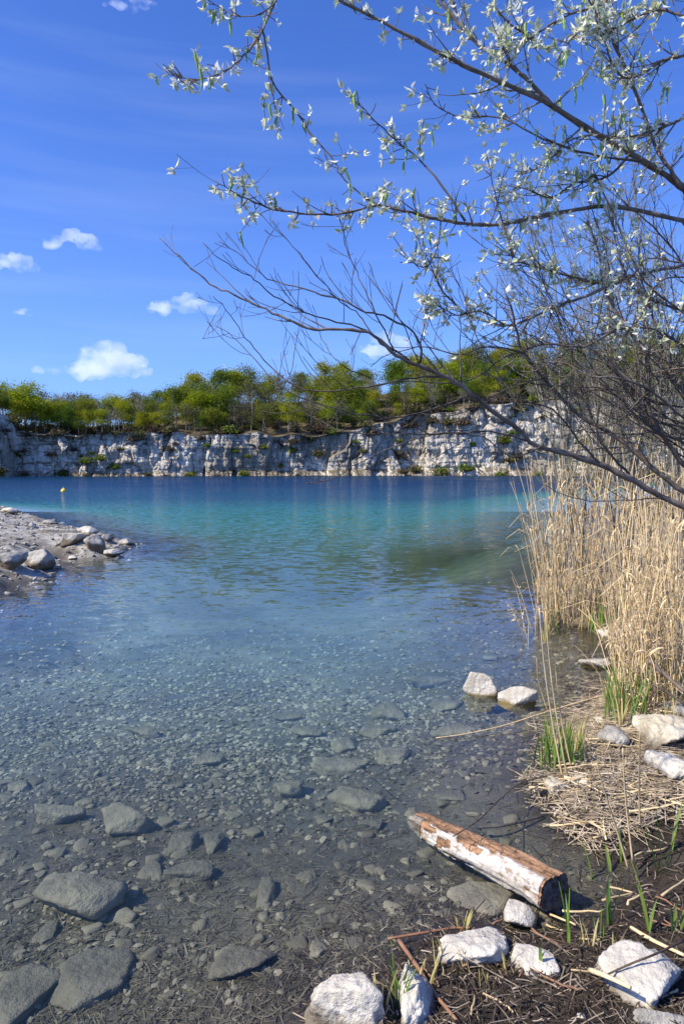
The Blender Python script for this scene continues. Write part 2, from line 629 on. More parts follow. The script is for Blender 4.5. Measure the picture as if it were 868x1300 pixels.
def ground_material():
    t = NT('lake_bed_and_bank')
    p = t.coord('Position')
    a = t.node('ShaderNodeVertexColor', layer_name='cover').outputs[0]
    sep = t.node('ShaderNodeSeparateColor')
    t.link(a, sep.inputs[0])
    n0 = t.noise(p, 1.4, 4, .6)
    n1 = t.noise(p, 9, 6, .65, .3)
    n2 = t.noise(p, 45, 4, .7)
    v = t.node('ShaderNodeTexVoronoi')
    v.inputs['Scale'].default_value = 17
    wob = t.node('ShaderNodeVectorMath', operation='ADD')
    t.link(p, wob.inputs[0])
    t.link(t.noise(p, 14, 3, .6, 0, True), wob.inputs[1])
    t.link(wob.outputs[0], v.inputs['Vector'])
    silt = t.mix(t.ramp(n1, [(.35, 0), (.68, 1)]), (.066, .057, .038), (.14, .122, .082))
    silt = t.mix(t.math('MULTIPLY', t.ramp(n0, [(.46, 0), (.62, 1)]), .45), silt, (.17, .148, .10))
    nb_ = t.noise(p, .42, 5, .62, .5)
    silt = t.mix(t.math('MULTIPLY', t.ramp(nb_, [(.50, 0), (.60, 1)]), .62), silt, (.075, .078, .062))
    silt = t.mix(t.ramp(n2, [(.30, .75), (.45, 0)]), silt, (.07, .065, .052))
    vc = t.node('ShaderNodeSeparateColor')
    t.link(v.outputs['Color'], vc.inputs[0])
    silt = t.mix(.55, silt, t.mix(1.0, silt, t.ramp(vc.outputs[0], [(0, .42), (1, 1.0)]), 'MULTIPLY'))
    marl = t.mix(t.ramp(nb_, [(.44, 0), (.60, 1)]), (.36, .338, .265), (.15, .145, .11))      # pale lime marl covers the bed farther out
    zd = t.math('ADD', t.sep(p)[2], t.math('MULTIPLY', t.math('SUBTRACT', n0, .5), .5))
    silt = t.mix(t.ramp(t.math('MULTIPLY', zd, -.5), [(.13, 0), (.36, 1)]), silt, marl)
    mud = t.mix(t.ramp(n1, [(.35, 0), (.7, 1)]), (.016, .012, .008), (.06, .045, .03))
    mud = t.mix(t.ramp(n2, [(.57, 0), (.72, .6)]), mud, (.15, .115, .075))
    straw = t.mix(t.ramp(n2, [(.36, 0), (.62, 1)]), (.13, .095, .055), (.44, .35, .22))
    straw = t.mix(t.ramp(n1, [(.5, 0), (.7, .7)]), straw, (.16, .115, .07))
    rub = t.mix(t.ramp(n1, [(.36, 0), (.6, 1)]), (.24, .22, .18), (.50, .47, .40))
    rub = t.mix(t.ramp(n2, [(.30, .9), (.46, 0)]), rub, (.07, .062, .05))
    rub = t.mix(t.ramp(n0, [(.48, 0), (.60, .8)]), rub, (.14, .115, .085))
    col = t.mix(sep.outputs[2], silt, mud)
    col = t.mix(sep.outputs[0], col, straw)
    col = t.mix(sep.outputs[1], col, rub)
    wet = t.ramp(t.math('MULTIPLY_ADD', t.sep(p)[2], 4.0, .5), [(.50, .35), (.72, .9)])
    h = t.math('ADD', n1, t.math('MULTIPLY', n2, .6))
    return t.done(t.principled(col, wet, .35, t.bump(h, .8, .02)))


gme.materials.append(ground_material())
ground = tag(obj('ground', gme), 'silty lake bed rising to muddy bank and grey spit', kind='structure')

# ------------------------------------------------------------------ water
wy = np.concatenate([np.linspace(-2.5, 1.0, 12)[:-1], 1.0 + (np.exp(np.linspace(0, math.log(101), 260)) - 1) / 100 * 259.0])
wu = np.linspace(-2.2, 2.2, 260)
YY, UU = np.meshgrid(wy, wu, indexing='ij')
XX = UU * (np.maximum(YY, 0) + 2.6)
TZ, SB, SS = terrain(XX, YY, False)
wV = np.stack([XX, YY, np.zeros_like(XX)], -1).reshape(-1, 3)
wme = mesh_np('water', wV, grid_faces(len(wy), len(wu)))
at_ = wme.attributes.new('depth', 'FLOAT', 'POINT')
at_.data.foreach_set('value', np.maximum(-TZ, 0).ravel().astype(np.float32))
# ruffle: calm in the lee of the bank and the reeds, rippled out on the open lake
px_, py_ = XX.ravel(), YY.ravel()
lee = np.exp(-(((px_ - 2.8) / 3.4) ** 2 + ((py_ - 12.5) / 4.2) ** 2))
ruf = np.interp(py_, [0, 3, 6, 9, 14, 20, 40, 90], [.010, .014, .028, .05, .085, .14, .30, .38])
ruf = ruf * (1 - .90 * lee) * (1 + .35 * fbm(xyz(px_ * .22, py_ * .10), 3, 41))
at_ = wme.attributes.new('ruffle', 'FLOAT', 'POINT')
at_.data.foreach_set('value', ruf.astype(np.float32))


def water_material():
    t = NT('lake_water')
    dep = t.node('ShaderNodeAttribute', attribute_name='depth').outputs['Fac']
    ruff = t.node('ShaderNodeAttribute', attribute_name='ruffle').outputs['Fac']
    pos = t.coord('Position')
    m1 = t.node('ShaderNodeMapping')
    m1.inputs['Scale'].default_value = (1.0, 1.9, 1)
    m1.inputs['Rotation'].default_value = (0, 0, .22)
    t.link(pos, m1.inputs['Vector'])
    a = t.noise(m1.outputs[0], 4.2, 2, .5, .4, True)
    b = t.noise(m1.outputs[0], 14.0, 3, .6, .3, True)

    def vec(op, x, y):
        n = t.node('ShaderNodeVectorMath', operation=op)
        for k, q in enumerate((x, y)):
            if isinstance(q, tuple):
                n.inputs[k].default_value = q
            else:
                t.link(q, n.inputs[k])
        return n.outputs[0]
    w = vec('ADD', vec('SUBTRACT', a, (.5, .5, .5)), vec('MULTIPLY', vec('SUBTRACT', b, (.5, .5, .5)), (.75, .75, .75)))
    sc = t.node('ShaderNodeVectorMath', operation='SCALE')
    t.link(w, sc.inputs[0])
    t.link(t.math('MULTIPLY', ruff, 4.2), sc.inputs['Scale'])
    w = vec('MULTIPLY', sc.outputs[0], (1, 1, 0))
    lean = t.node('ShaderNodeCombineXYZ')       # tilt added towards this shore so ruffled water mirrors higher sky
    t.link(t.math('MULTIPLY', t.math('MULTIPLY', ruff, ruff), -1.15), lean.inputs[1])
    w = vec('ADD', w, lean.outputs[0])
    nrm = vec('NORMALIZE', vec('ADD', w, (0, 0, 1)), (0, 0, 0))
    lw = t.node('ShaderNodeLayerWeight')
    lw.inputs['Blend'].default_value = .5
    t.link(nrm, lw.inputs['Normal'])
    fres = t.math('MINIMUM', t.math('MULTIPLY_ADD', t.math('POWER', lw.outputs['Facing'], 5.0), .70, .018, clamp=True), .44)
    gl = t.node('ShaderNodeBsdfGlossy')
    gl.inputs['Roughness'].default_value = .03
    gl.inputs['Color'].default_value = (1, 1, 1, 1)
    t.link(nrm, gl.inputs['Normal'])
    # what the water body itself does: absorbs red, scatters turquoise, and hides the bed with depth
    tint = t.ramp(t.math('MULTIPLY', dep, .25), [(0, (1, 1, 1)), (.12, (.78, .94, .93)), (.4, (.45, .82, .84)), (1, (.15, .6, .8))])
    trn = t.node('ShaderNodeBsdfTransparent')
    t.link(tint, trn.inputs['Color'])
    body = t.ramp(t.math('MULTIPLY', dep, .1), [(0, (.12, .18, .14)), (.065, (.11, .185, .145)), (.105, (.072, .172, .14)), (.16, (.034, .168, .135)), (.21, (.02, .135, .12)), (.29, (.007, .055, .088)), (.55, (.003, .026, .066))])
    df = t.node('ShaderNodeBsdfDiffuse')
    t.link(body, df.inputs['Color'])
    op = t.math('SUBTRACT', 1.0, t.math('POWER', 2.718, t.math('MULTIPLY', dep, t.math('MULTIPLY_ADD', dep, -.85, -.18))), clamp=True)
    mb = t.node('ShaderNodeMixShader')
    t.link(op, mb.inputs[0])
    t.link(trn.outputs[0], mb.inputs[1])
    t.link(df.outputs[0], mb.inputs[2])
    ms = t.node('ShaderNodeMixShader')
    t.link(fres, ms.inputs[0])
    t.link(mb.outputs[0], ms.inputs[1])
    t.link(gl.outputs[0], ms.inputs[2])
    return t.done(ms)


wme.materials.append(water_material())
tag(obj('water', wme), 'clear turquoise lake water deepening to dark blue', kind='structure')

# ------------------------------------------------------------------ far cliff and the wooded slope behind it
CX = [-260, -100, 0, 120, 250, 380, 500, 700, 900, 1100]
CY = [138, 152, 161, 168, 175, 182, 186, 185, 172, 150]
CT = [(-260, 515), (-60, 520), (0, 527), (14, 532), (24, 548), (100, 552), (180, 551), (250, 553), (330, 553), (390, 553), (450, 547), (520, 530), (600, 518), (700, 510), (1100, 500)]
TT = [(-260, 480), (0, 500), (100, 500), (150, 503), (200, 493), (280, 480), (330, 474), (400, 470), (450, 466), (520, 460), (600, 452), (650, 444), (720, 434), (1100, 430)]


def cliff_line(px):
    Y = np.interp(px, CX, CY)
    return (np.asarray(px) - 434) / FPX * Y, Y


def z_of(py, Y):
    return CAM_H + (595.4 - np.asarray(py)) / FPX * Y


cpx = np.linspace(-260, 1100, 1150)
lx, ly = cliff_line(cpx)
ctop = z_of(np.interp(cpx, [a for a, _ in CT], [b for _, b in CT]), ly) + fbm(xyz(cpx * .04, cpx * 0), 4, 3) * 1.0
tx, ty = np.gradient(lx), np.gradient(ly)
tl = np.hypot(tx, ty)
nx, ny = ty / tl, -tx / tl              # toward the lake
hs_ = np.concatenate([np.linspace(-.12, 1, 64)])
HH, II = np.meshgrid(hs_, np.arange(len(cpx)), indexing='ij')
X0, Y0, N0, N1, TOP = lx[II], ly[II], nx[II], ny[II], ctop[II]
Z0 = HH * TOP
q = np.stack([X0, Y0, Z0], -1)
big, e1 = cell(q / np.array([8, 8, 30.0]) + fbm(q * .12, 2, 9)[..., None] * .5, 50)
mid, e2 = cell(q / np.array([2.6, 2.6, 7.5]) + fbm(q * .3, 2, 19)[..., None] * .5, 60)
sml, e3 = cell(q / np.array([1.1, 1.1, 2.2]) + fbm(q * .7, 2, 29)[..., None] * .4, 70)
off = big * 2.8 + mid * 1.0 + sml * .38 + fbm(q * .2, 4, 90) * 1.0
off -= .7 * np.exp(-e1 * 9) + .35 * np.exp(-e2 * 8) + .16 * np.exp(-e3 * 8)
strata = fbm(np.stack([X0 * .05, Y0 * .05, Z0 * 1.1], -1), 3, 95)
off += strata * .55
off -= (HH ** 2.0) * 1.2                                          # leans back
off += np.where(HH < .13, (.13 - HH) * 26 * (.55 + .45 * fbm(q * .12, 2, 4)), 0)   # scree toe at the waterline
prom = sstep(26, 8, cpx)[II] * 5.0
XX, YY = X0 + N0 * (off + prom), Y0 + N1 * (off + prom)
ZZ = Z0 + fbm(q * .9, 3, 97) * .25
cV = np.stack([XX, YY, ZZ], -1).reshape(-1, 3)
cme = mesh_np('cliff', cV, grid_faces(len(hs_), len(cpx))[:, ::-1], smooth=False)


def cliff_material():
    t = NT('quarry_limestone')
    p = t.coord('Position')
    n0 = t.noise(p, .055, 4, .6)
    n1 = t.noise(p, .35, 6, .65, .4)
    n2 = t.noise(t.coord('Position', (1, 1, .22)), .9, 5, .65)
    n3 = t.noise(t.coord('Position', (.25, .25, 1.6)), .8, 4, .6)
    col = t.mix(t.ramp(n1, [(.36, 0), (.62, 1)]), (.42, .385, .32), (.78, .715, .60))
    col = t.mix(t.ramp(n2, [(.36, .85), (.50, 0)]), col, (.16, .15, .135))
    col = t.mix(t.ramp(n3, [(.56, 0), (.68, .55)]), col, (.33, .26, .17))
    col = t.mix(t.ramp(n0, [(.50, 0), (.60, .7)]), col, (.24, .205, .15))
    geo = t.node('ShaderNodeNewGeometry')
    nzz = t.sep(geo.outputs['True Normal'])[2]
    up = t.ramp(t.math('ADD', nzz, t.math('MULTIPLY', n1, .5)), [(.72, 0), (.98, .9)])
    col = t.mix(up, col, (.13, .10, .06))
    h = t.math('ADD', n1, n2)
    return t.done(t.principled(col, .9, .15, t.bump(h, .8, .5)))


cme.materials.append(cliff_material())
tag(obj('cliff', cme), 'pale limestone quarry cliff across the lake', kind='structure')


def slope(px, off):                      # ground behind the cliff edge
    X, Y = cliff_line(px)
    i = np.interp(px, cpx, np.arange(len(cpx)))
    n0, n1 = np.interp(px, cpx, nx), np.interp(px, cpx, ny)
    x, y = X - n0 * off, Y - n1 * off
    zc = np.interp(px, cpx, ctop) - .5
    zt = z_of(np.interp(px, [a for a, _ in TT], [b for _, b in TT]), Y + 32) - 9.5
    z = zc + np.maximum(zt - zc, 1.0) * sstep(-6, 38, off) + fbm(xyz(x * .15, y * .15), 3, 6) * .6 - np.maximum(off - 45, 0) * .05
    return x, y, z


so = np.concatenate([np.linspace(-1.5, 45, 40), np.geomspace(50, 900, 20)])
sp = np.linspace(-260, 1100, 300)
OO, PP = np.meshgrid(so, sp, indexing='ij')
sx, sy, sz = slope(PP.ravel(), OO.ravel())
sme = mesh_np('hill', np.stack([sx, sy, sz], -1), grid_faces(len(so), len(sp))[:, ::-1])
sme.materials.append(simple('leaf_litter_slope', (.085, .065, .04), (.19, .155, .095), .5, .95, .1, .8, .3, detail=7))
tag(obj('hill', sme), 'brown wooded slope above the quarry cliff', kind='structure')

# ================================================================== CLOUDS
def cloud_material():
    t = NT('cloud_vapour')
    n = t.noise(t.coord('Object'), .010, 5, .6)
    dens = t.ramp(n, [(.42, 0), (.70, 1)])
    v = t.node('ShaderNodeVolumePrincipled')
    v.inputs['Color'].default_value = (1, 1, 1, 1)
    v.inputs['Anisotropy'].default_value = .1
    t.link(t.math('MULTIPLY', dens, .026), v.inputs['Density'])
    t.link(v.outputs[0], t.out.inputs['Volume'])
    return t.m


M['cloud'] = cloud_material()
_ico = {}


def ico(sub):
    if sub not in _ico:
        b = bmesh.new()
        bmesh.ops.create_icosphere(b, subdivisions=sub, radius=1)
        b.verts.ensure_lookup_table()
        v = np.array([p.co[:] for p in b.verts])
        f = np.array([[q.index for q in p.verts] for p in b.faces])
        b.free()
        _ico[sub] = (v, f)
    return _ico[sub]


CLOUDS = [(90, 308, 80, 26, 26, 'small flat white cloud in the blue left sky, highest of the low clouds'),
          (14, 333, 56, 26, 20, 'white cloud cut by the left edge of the photo'),
          (228, 389, 84, 34, 24, 'wispy elongated white cloud above the middle of the left tree line'),
          (140, 465, 88, 46, 40, 'largest puffy cumulus cloud just above the tree line on the left'),
          (57, 471, 42, 14, 12, 'thin faint cloud left of the big cumulus, low over the trees'),
          (487, 441, 64, 30, 22, 'white cloud low behind the bare twigs above the cliff trees'),
          (30, 396, 22, 14, 9, 'tiny cloud puff at left below the cloud cut by the edge'),
          (165, 3, 70, 20, 18, 'white cloud touching the top edge of the photo'),
          (290, 466, 22, 12, 8, 'tiny faint cloud right of the big cumulus over the trees')]
for ci, (x, y, w, h, n, lab) in enumerate(CLOUDS):
    D = 2600.0
    c = at(x, y, D)
    k = D / FPX
    rr = random.Random(100 + ci)
    vv, ff = ico(2)
    Vs, Fs, nb = [], [], 0
    for j in range(n):
        u = rr.uniform(-1, 1)
        env = math.sqrt(max(0, 1 - u * u))
        bz = (rr.random() ** 1.3) * env - .30
        r = rr.uniform(.30, .55) * h * k * (.40 + .6 * env) * .62
        cc = np.array([u * w * .46 * k, rr.uniform(-1, 1) * h * k * .5, bz * h * .5 * k])
        Vs.append(cc + vv * r * np.array([1.5, 1.2, .8]))
        Fs.append(ff + nb)
        nb += len(vv)
    tmp = bpy.data.objects.new('puffs', mesh_np('puffs', np.concatenate(Vs), np.concatenate(Fs)))
    COL.objects.link(tmp)
    md = tmp.modifiers.new('r', 'REMESH')
    md.mode = 'VOXEL'
    md.voxel_size = k * 1.1
    dg_ = bpy.context.evaluated_depsgraph_get()
    em = tmp.evaluated_get(dg_).to_mesh()
    cv = np.zeros(len(em.vertices) * 3, np.float32)
    em.vertices.foreach_get('co', cv)
    cn = np.zeros(len(em.vertices) * 3, np.float32)
    em.vertices.foreach_get('normal', cn)
    cv, cn = cv.reshape(-1, 3), cn.reshape(-1, 3)
    cf = np.array([tuple(p_.vertices) for p_ in em.polygons])
    tmp.evaluated_get(dg_).to_mesh_clear()
    bpy.data.objects.remove(tmp)
    cv = cv + cn * (fbm(cv / (k * 13) + ci * 5, 2, ci) * h * k * .20)[:, None]
    o = obj('cloud', mesh_np('cloud', cv, cf, True, M['cloud']), loc=c)
    tag(o, lab, 'cloud', 'white clouds in the sky')

# ================================================================== FAR TREES
def far_tree(seed, h, kind):
    rr = np.random.default_rng(seed)
    t = MB()
    lean = rr.normal(0, .03, 2) * h
    th = h * (.92 if kind != 'pine' else .98)
    P = [(0, 0, -.5), (lean[0] * .3, lean[1] * .3, th * .35), (lean[0] * .7, lean[1] * .7, th * .7), (lean[0], lean[1], th)]
    t.tube(smooth_path(P, 3), np.linspace(.16, .03, 10) * h / 11, 5)
    tips = []
    nb = {'bare': 26, 'pine': 16}.get(kind, 16)
    for k in range(nb):
        f = rr.uniform(.34, .97)
        b = np.array([lean[0] * f, lean[1] * f, th * f])
        a = rr.uniform(0, 2 * math.pi)
        L = h * rr.uniform(.12, .27) * (1.25 - f * .75)
        dz = rr.uniform(.3, .9) if kind != 'pine' else rr.uniform(-.1, .3)
        e = b + np.array([math.cos(a), math.sin(a), dz]) * L
        mid = (b + e) / 2 + rr.normal(0, .05, 3) * L
        t.tube(np.array([b, mid, e]), [.055 * h / 11, .04 * h / 11, .015], 3, False)
        tips.append((mid + e) / 2)
        tips.append(e)
        if kind == 'bare':
            for j in range(9):
                s0 = b + (e - b) * rr.uniform(.3, 1)
                dd = (e - b) / L + rr.normal(0, .55, 3) + np.array([0, 0, .45])
                e2 = s0 + dd * rr.uniform(.5, 1.5)
                t.tube(np.array([s0, (s0 + e2) / 2 + rr.normal(0, .06, 3), e2]), [.03, .022, .012], 3, False)
    trunk = t.mesh('trunk', M['far_bark'])
    nl = {'full': 4200, 'thin': 2300, 'bare': 260, 'pine': 1500, 'olive': 900}[kind]
    tips = np.array(tips)
    if kind == 'pine':
        tips = tips[tips[:, 2] > h * .5]
    c = tips[rr.integers(0, len(tips), nl)]
    sg = {'full': .085, 'thin': .075, 'bare': .05, 'pine': .06, 'olive': .075}[kind] * h
    c = c + rr.normal(0, 1, (nl, 3)) * sg * np.array([1, 1, .75])
    c = c[c[:, 2] > h * (.08 if kind == 'full' else .16)]
    nl = len(c)
    sz = rr.uniform(.10, .25, nl)[:, None] * (h / 11) ** .5
    d1 = rr.normal(0, 1, (nl, 3))
    d1 /= np.linalg.norm(d1, axis=1, keepdims=True)
    d2 = np.cross(d1, rr.normal(0, 1, (nl, 3)))
    d2 /= np.linalg.norm(d2, axis=1, keepdims=True)
    V = np.stack([c - d1 * sz, c - d2 * sz * .55, c + d1 * sz, c + d2 * sz * .55], 1).reshape(-1, 3)
    F = np.arange(nl * 4).reshape(-1, 4)
    return trunk, mesh_np('crown', V, F, False)


def with_mat(me, mat):
    m = me.copy()
    m.materials.clear()
    m.materials.append(mat)
    return m


TREES = {}
for kind, n in (('full', 6), ('thin', 5), ('bare', 4), ('pine', 3), ('olive', 4)):
    TREES[kind] = [far_tree(900 + 31 * i + len(kind), 11.0, kind) for i in range(n)]
LOOK = {'lime': ('full', 'crown_lime'), 'mid': ('full', 'crown_mid'), 'limethin': ('thin', 'crown_lime'), 'midthin': ('thin', 'crown_mid'),
        'olive': ('olive', 'crown_olive'), 'bare': ('bare', 'crown_olive'), 'pine': ('pine', 'crown_pine')}
VAR = {k: [(a, with_mat(b, M[m])) for a, b in TREES[kd]] for k, (kd, m) in LOOK.items()}
TL = {'lime': 'bright lime green tree', 'mid': 'mid green leafy tree', 'limethin': 'thinly leaved lime young tree', 'midthin': 'thinly leaved green young tree',
      'olive': 'olive brown budding tree', 'bare': 'leafless grey tree', 'pine': 'dark green pine'}
TN = {'lime': 'leafy_tree', 'mid': 'leafy_tree', 'limethin': 'young_tree', 'midthin': 'young_tree', 'olive': 'budding_tree', 'bare': 'bare_tree', 'pine': 'pine_tree'}


def plant_tree(kind, px, off, h, label=None, rr=random):
    x, y, z = slope(np.array([float(px)]), np.array([float(off)]))
    trunk, crown = rr.choice(VAR[kind])
    e = empty(TN[kind], (x[0], y[0], z[0]), rr.uniform(0, 6.28))
    s = h / 11
    wd = rr.uniform(1.0, 1.45) if kind not in ('bare', 'pine') else rr.uniform(.9, 1.2)
    e.scale = (s * wd, s * wd, s)
    if label is None:
        row = 'at the very edge of the far cliff' if off < 6 else 'in the middle of the far wood' if off < 22 else 'on the skyline of the far wood'
        zone = 'left end' if px < 110 else 'left part' if px < 230 else 'left of centre' if px < 360 else 'centre' if px < 480 else 'right of centre' if px < 600 else 'right part' if px < 720 else 'right end'
        tag(e, TL[kind] + ' ' + row + ', ' + zone, 'tree', TL[kind] + 's ' + row + ', ' + zone)
    else:
        tag(e, label, 'tree')
    obj('trunk', trunk, e)
    obj('crown', crown, e)
    return e


rt = random.Random(11)
plant_tree('lime', 33, 4, 11.5, 'round bright yellow-green tree at the left end of the cliff top', rt)
for k, (px, off, lab) in enumerate(((735, 40, 'tall dark pine on the skyline, left of the two right-hand pines'), (792, 40, 'tall dark pine on the skyline, right of the two right-hand pines'), (545, 42, 'dark pine on the skyline above the middle of the far cliff'))):
    plant_tree('pine', px, off, 12.5, lab, rt)
px = -40.0
for row, (off, step) in enumerate(((3, 10.5), (9, 11.5), (17, 12), (26, 13), (36, 13.5))):
    px = -45.0 + row * 5
    while px < 905:
        xx = px + rt.uniform(-4, 4)
        left = xx < 215
        if left:
            kinds = ['limethin', 'midthin', 'olive', 'bare', 'mid', 'limethin', 'mid'] if row < 3 else ['mid', 'olive', 'limethin', 'midthin', 'bare']
            h = rt.uniform(6.5, 9.5)
        else:
            kinds = ['lime', 'mid', 'limethin', 'midthin', 'lime', 'olive', 'mid', 'bare', 'olive'] if row > 0 else ['midthin', 'limethin', 'olive', 'bare', 'mid', 'olive']
            h = rt.choice([rt.uniform(5.5, 8), rt.uniform(7.5, 10.5), rt.uniform(9, 12.5)])
            if xx > 620:
                kinds = kinds + ['olive', 'bare', 'mid', 'midthin']
        if not (row == 0 and abs(xx - 33) < 8):
            plant_tree(rt.choice(kinds), xx, off + rt.uniform(-2.5, 2.5), h * (.72 if row == 0 else 1), None, rt)
        px += step


def shrub_mesh(seed, r=1.0, n=340):
    rr = np.random.default_rng(seed)
    m = MB()
    for k in range(9):
        d = rr.normal(0, .5, 3)
        d[2] = abs(d[2]) + .6
        m.tube(np.array([[0, 0, -.3], d * .5 * r, d * r]), [.03, .02, .008], 3, False)
    c = rr.normal(0, .42, (n, 3)) * r
    c[:, 2] = np.abs(c[:, 2]) + .2 * r
    sz = rr.uniform(.08, .22, n)[:, None] * r
    d1 = rr.normal(0, 1, (n, 3))
    d1 /= np.linalg.norm(d1, axis=1, keepdims=True)
    d2 = np.cross(d1, rr.normal(0, 1, (n, 3)))
    d2 /= np.linalg.norm(d2, axis=1, keepdims=True)
    V = np.stack([c - d1 * sz, c - d2 * sz * .6, c + d1 * sz, c + d2 * sz * .6], 1).reshape(-1, 3)
    return m.mesh('stem', M['far_bark']), mesh_np('foliage', V, np.arange(n * 4).reshape(-1, 4), False)


SHR = [shrub_mesh(50 + i) for i in range(5)]
SV = {m: [(a, with_mat(b, M[m])) for a, b in SHR] for m in ('crown_brown', 'crown_mid', 'crown_olive', 'crown_lime')}
SL = {'crown_brown': ('brown leafless shrub', 'brown shrubs on the cliff'), 'crown_mid': ('green leafy shrub', 'green shrubs on the cliff'),
      'crown_olive': ('olive grey shrub', 'olive shrubs on the cliff'), 'crown_lime': ('lime green shrub', 'lime shrubs on the cliff')}


def plant_shrub(P, s, mat, where, rr):
    st, fo = rr.choice(SV[mat])
    e = empty('shrub', P, rr.uniform(0, 6.28))
    e.scale = (s * rr.uniform(1, 1.5), s * rr.uniform(1, 1.5), s)
    x_ = 434 + FPX * P[0] / P[1]
    zone = ', left end' if x_ < 150 else ', left of centre' if x_ < 330 else ', centre' if x_ < 500 else ', right part' if x_ < 680 else ', right end'
    tag(e, SL[mat][0] + where + zone, 'shrub', SL[mat][1] + where + zone)
    obj('stem', st, e)
    obj('foliage', fo, e)


for k in range(190):                     # thicket along the cliff edge
    x, y, z = slope(np.array([rt.uniform(-30, 900)]), np.array([rt.uniform(-2.0, 20)]))
    plant_shrub((x[0], y[0], z[0]), rt.uniform(.9, 2.2), rt.choice(['crown_brown', 'crown_brown', 'crown_olive', 'crown_mid', 'crown_olive']), ' in the thicket along the top of the far cliff', rt)
cVg = cV.reshape(len(hs_), len(cpx), 3)
for k in range(105):                     # shrubs rooted in the rock face and on the scree
    i = rt.choice([rt.randrange(5, 12), rt.randrange(6, 60), rt.randrange(30, 62)])
    j = rt.randrange(210, 1000)
    P = cVg[i, j]
    plant_shrub((P[0], P[1] - .1, P[2] - .1), rt.uniform(.6, 1.4) * (1.5 if j > 560 else 1), rt.choice(['crown_brown', 'crown_olive', 'crown_mid', 'crown_mid', 'crown_brown']), ' growing on the face of the far cliff', rt)

# ------------------------------------------------------------------ buoy
b = MB()
prof = [(0.0, -.16), (.12, -.15), (.2, -.06), (.215, .05), (.18, .16), (.09, .22), (.045, .24), (.045, .30), (.0, .30)]
vv = [(r * math.cos(a), r * math.sin(a), z) for r, z in prof for a in np.linspace(0, 2 * math.pi, 20, endpoint=False)]
b.add(vv, [(i * 20 + j, i * 20 + (j + 1) % 20, (i + 1) * 20 + (j + 1) % 20, (i + 1) * 20 + j) for i in range(len(prof) - 1) for j in range(20)])
bo = empty('buoy', on_z(81, 624))
tag(bo, 'small yellow buoy floating far out on the lake', 'buoy')
obj('float', b.mesh('float', M['buoy']), bo)
b = MB()
an = np.linspace(0, 2 * math.pi, 13)
b.tube(np.stack([.05 * np.cos(an), an * 0, .34 + .05 * np.sin(an)], -1), .012, 5, False)
obj('ring', b.mesh('ring', M['bark_grey']), bo)

# ================================================================== ROCKS
def rock_mesh(name, seed, size, sub, mat, facets=13, rough=.05, p=22, flat=.0):
    rr = np.random.default_rng(seed)
    v, f = ico(sub)
    n = np.vstack([np.vstack([np.eye(3), -np.eye(3)]) + rr.normal(0, .52, (6, 3)), rr.normal(0, 1, (max(facets - 3, 4), 3))])
    n /= np.linalg.norm(n, axis=1, keepdims=True)
    d = np.concatenate([rr.uniform(.55, .92, 6), rr.uniform(.66, 1.0, len(n) - 6)])
    if flat:
        n = np.vstack([n, [[rr.normal(0, .12), rr.normal(0, .12), 1]]])
        d = np.append(d, 1 - flat)
    q = np.maximum(v @ n.T, 1e-3) / d[None]
    r = (q ** p).sum(1) ** (-1 / p)
    r = np.minimum(r, 1.25)
    o = seed * 1.37
    r = r * (1 + rough * 1.6 * fbm(v * 1.7 + o, 3, seed) + rough * .8 * fbm(v * 5 + o, 3, seed + 1) + rough * .35 * fbm(v * 15 + o, 2, seed + 2))
    if sub >= 4:
        cv_, ce_ = cell(v * 2.3 + o, seed)
        r = r * (1 + rough * .55 * (cv_ - .5) - rough * .5 * np.exp(-ce_ * 14))
    V = v * r[:, None]
    lo, hi = V.min(0), V.max(0)
    V = (V - (lo + hi) / 2) / (hi - lo) * np.asarray(size)
    return mesh_np(name, V, f, True, mat)


def rock_at(name, label, px, py, w, h, mat, seed, hr=.5, sub=4, sink=.28, facets=13, rough=.05, cat='stone', group=None, ground=None, flat=.0, z=None, p=22):
    """a stone whose picture is w x h pixels round (px, py); hr = height as a share of its width"""
    P = on_ground(px, py + h * .18) if z is None else on_z(px, py + h * .2, z)
    dep = float((P - CAMP) @ FWD)
    W_ = w * dep / FPX
    H_ = W_ * hr
    dep_a = math.atan2(CAM_H - P[2], math.hypot(P[0], P[1]))
    D_ = (h * dep / FPX - H_ * (1 - sink) * math.cos(dep_a) * .8) / math.sin(dep_a)
    D_ = min(max(D_, W_ * .4), W_ * (1.0 if P[1] > 6 else 2.0))
    me = rock_mesh(name, seed, (W_, D_, H_), sub, M[mat], facets, rough, p, flat)
    o = obj(name, me, loc=(P[0], P[1] + D_ * .05, P[2] + H_ * (.5 - sink)), rz=random.uniform(-.2, .2))
    tag(o, label, cat, group)
    return o


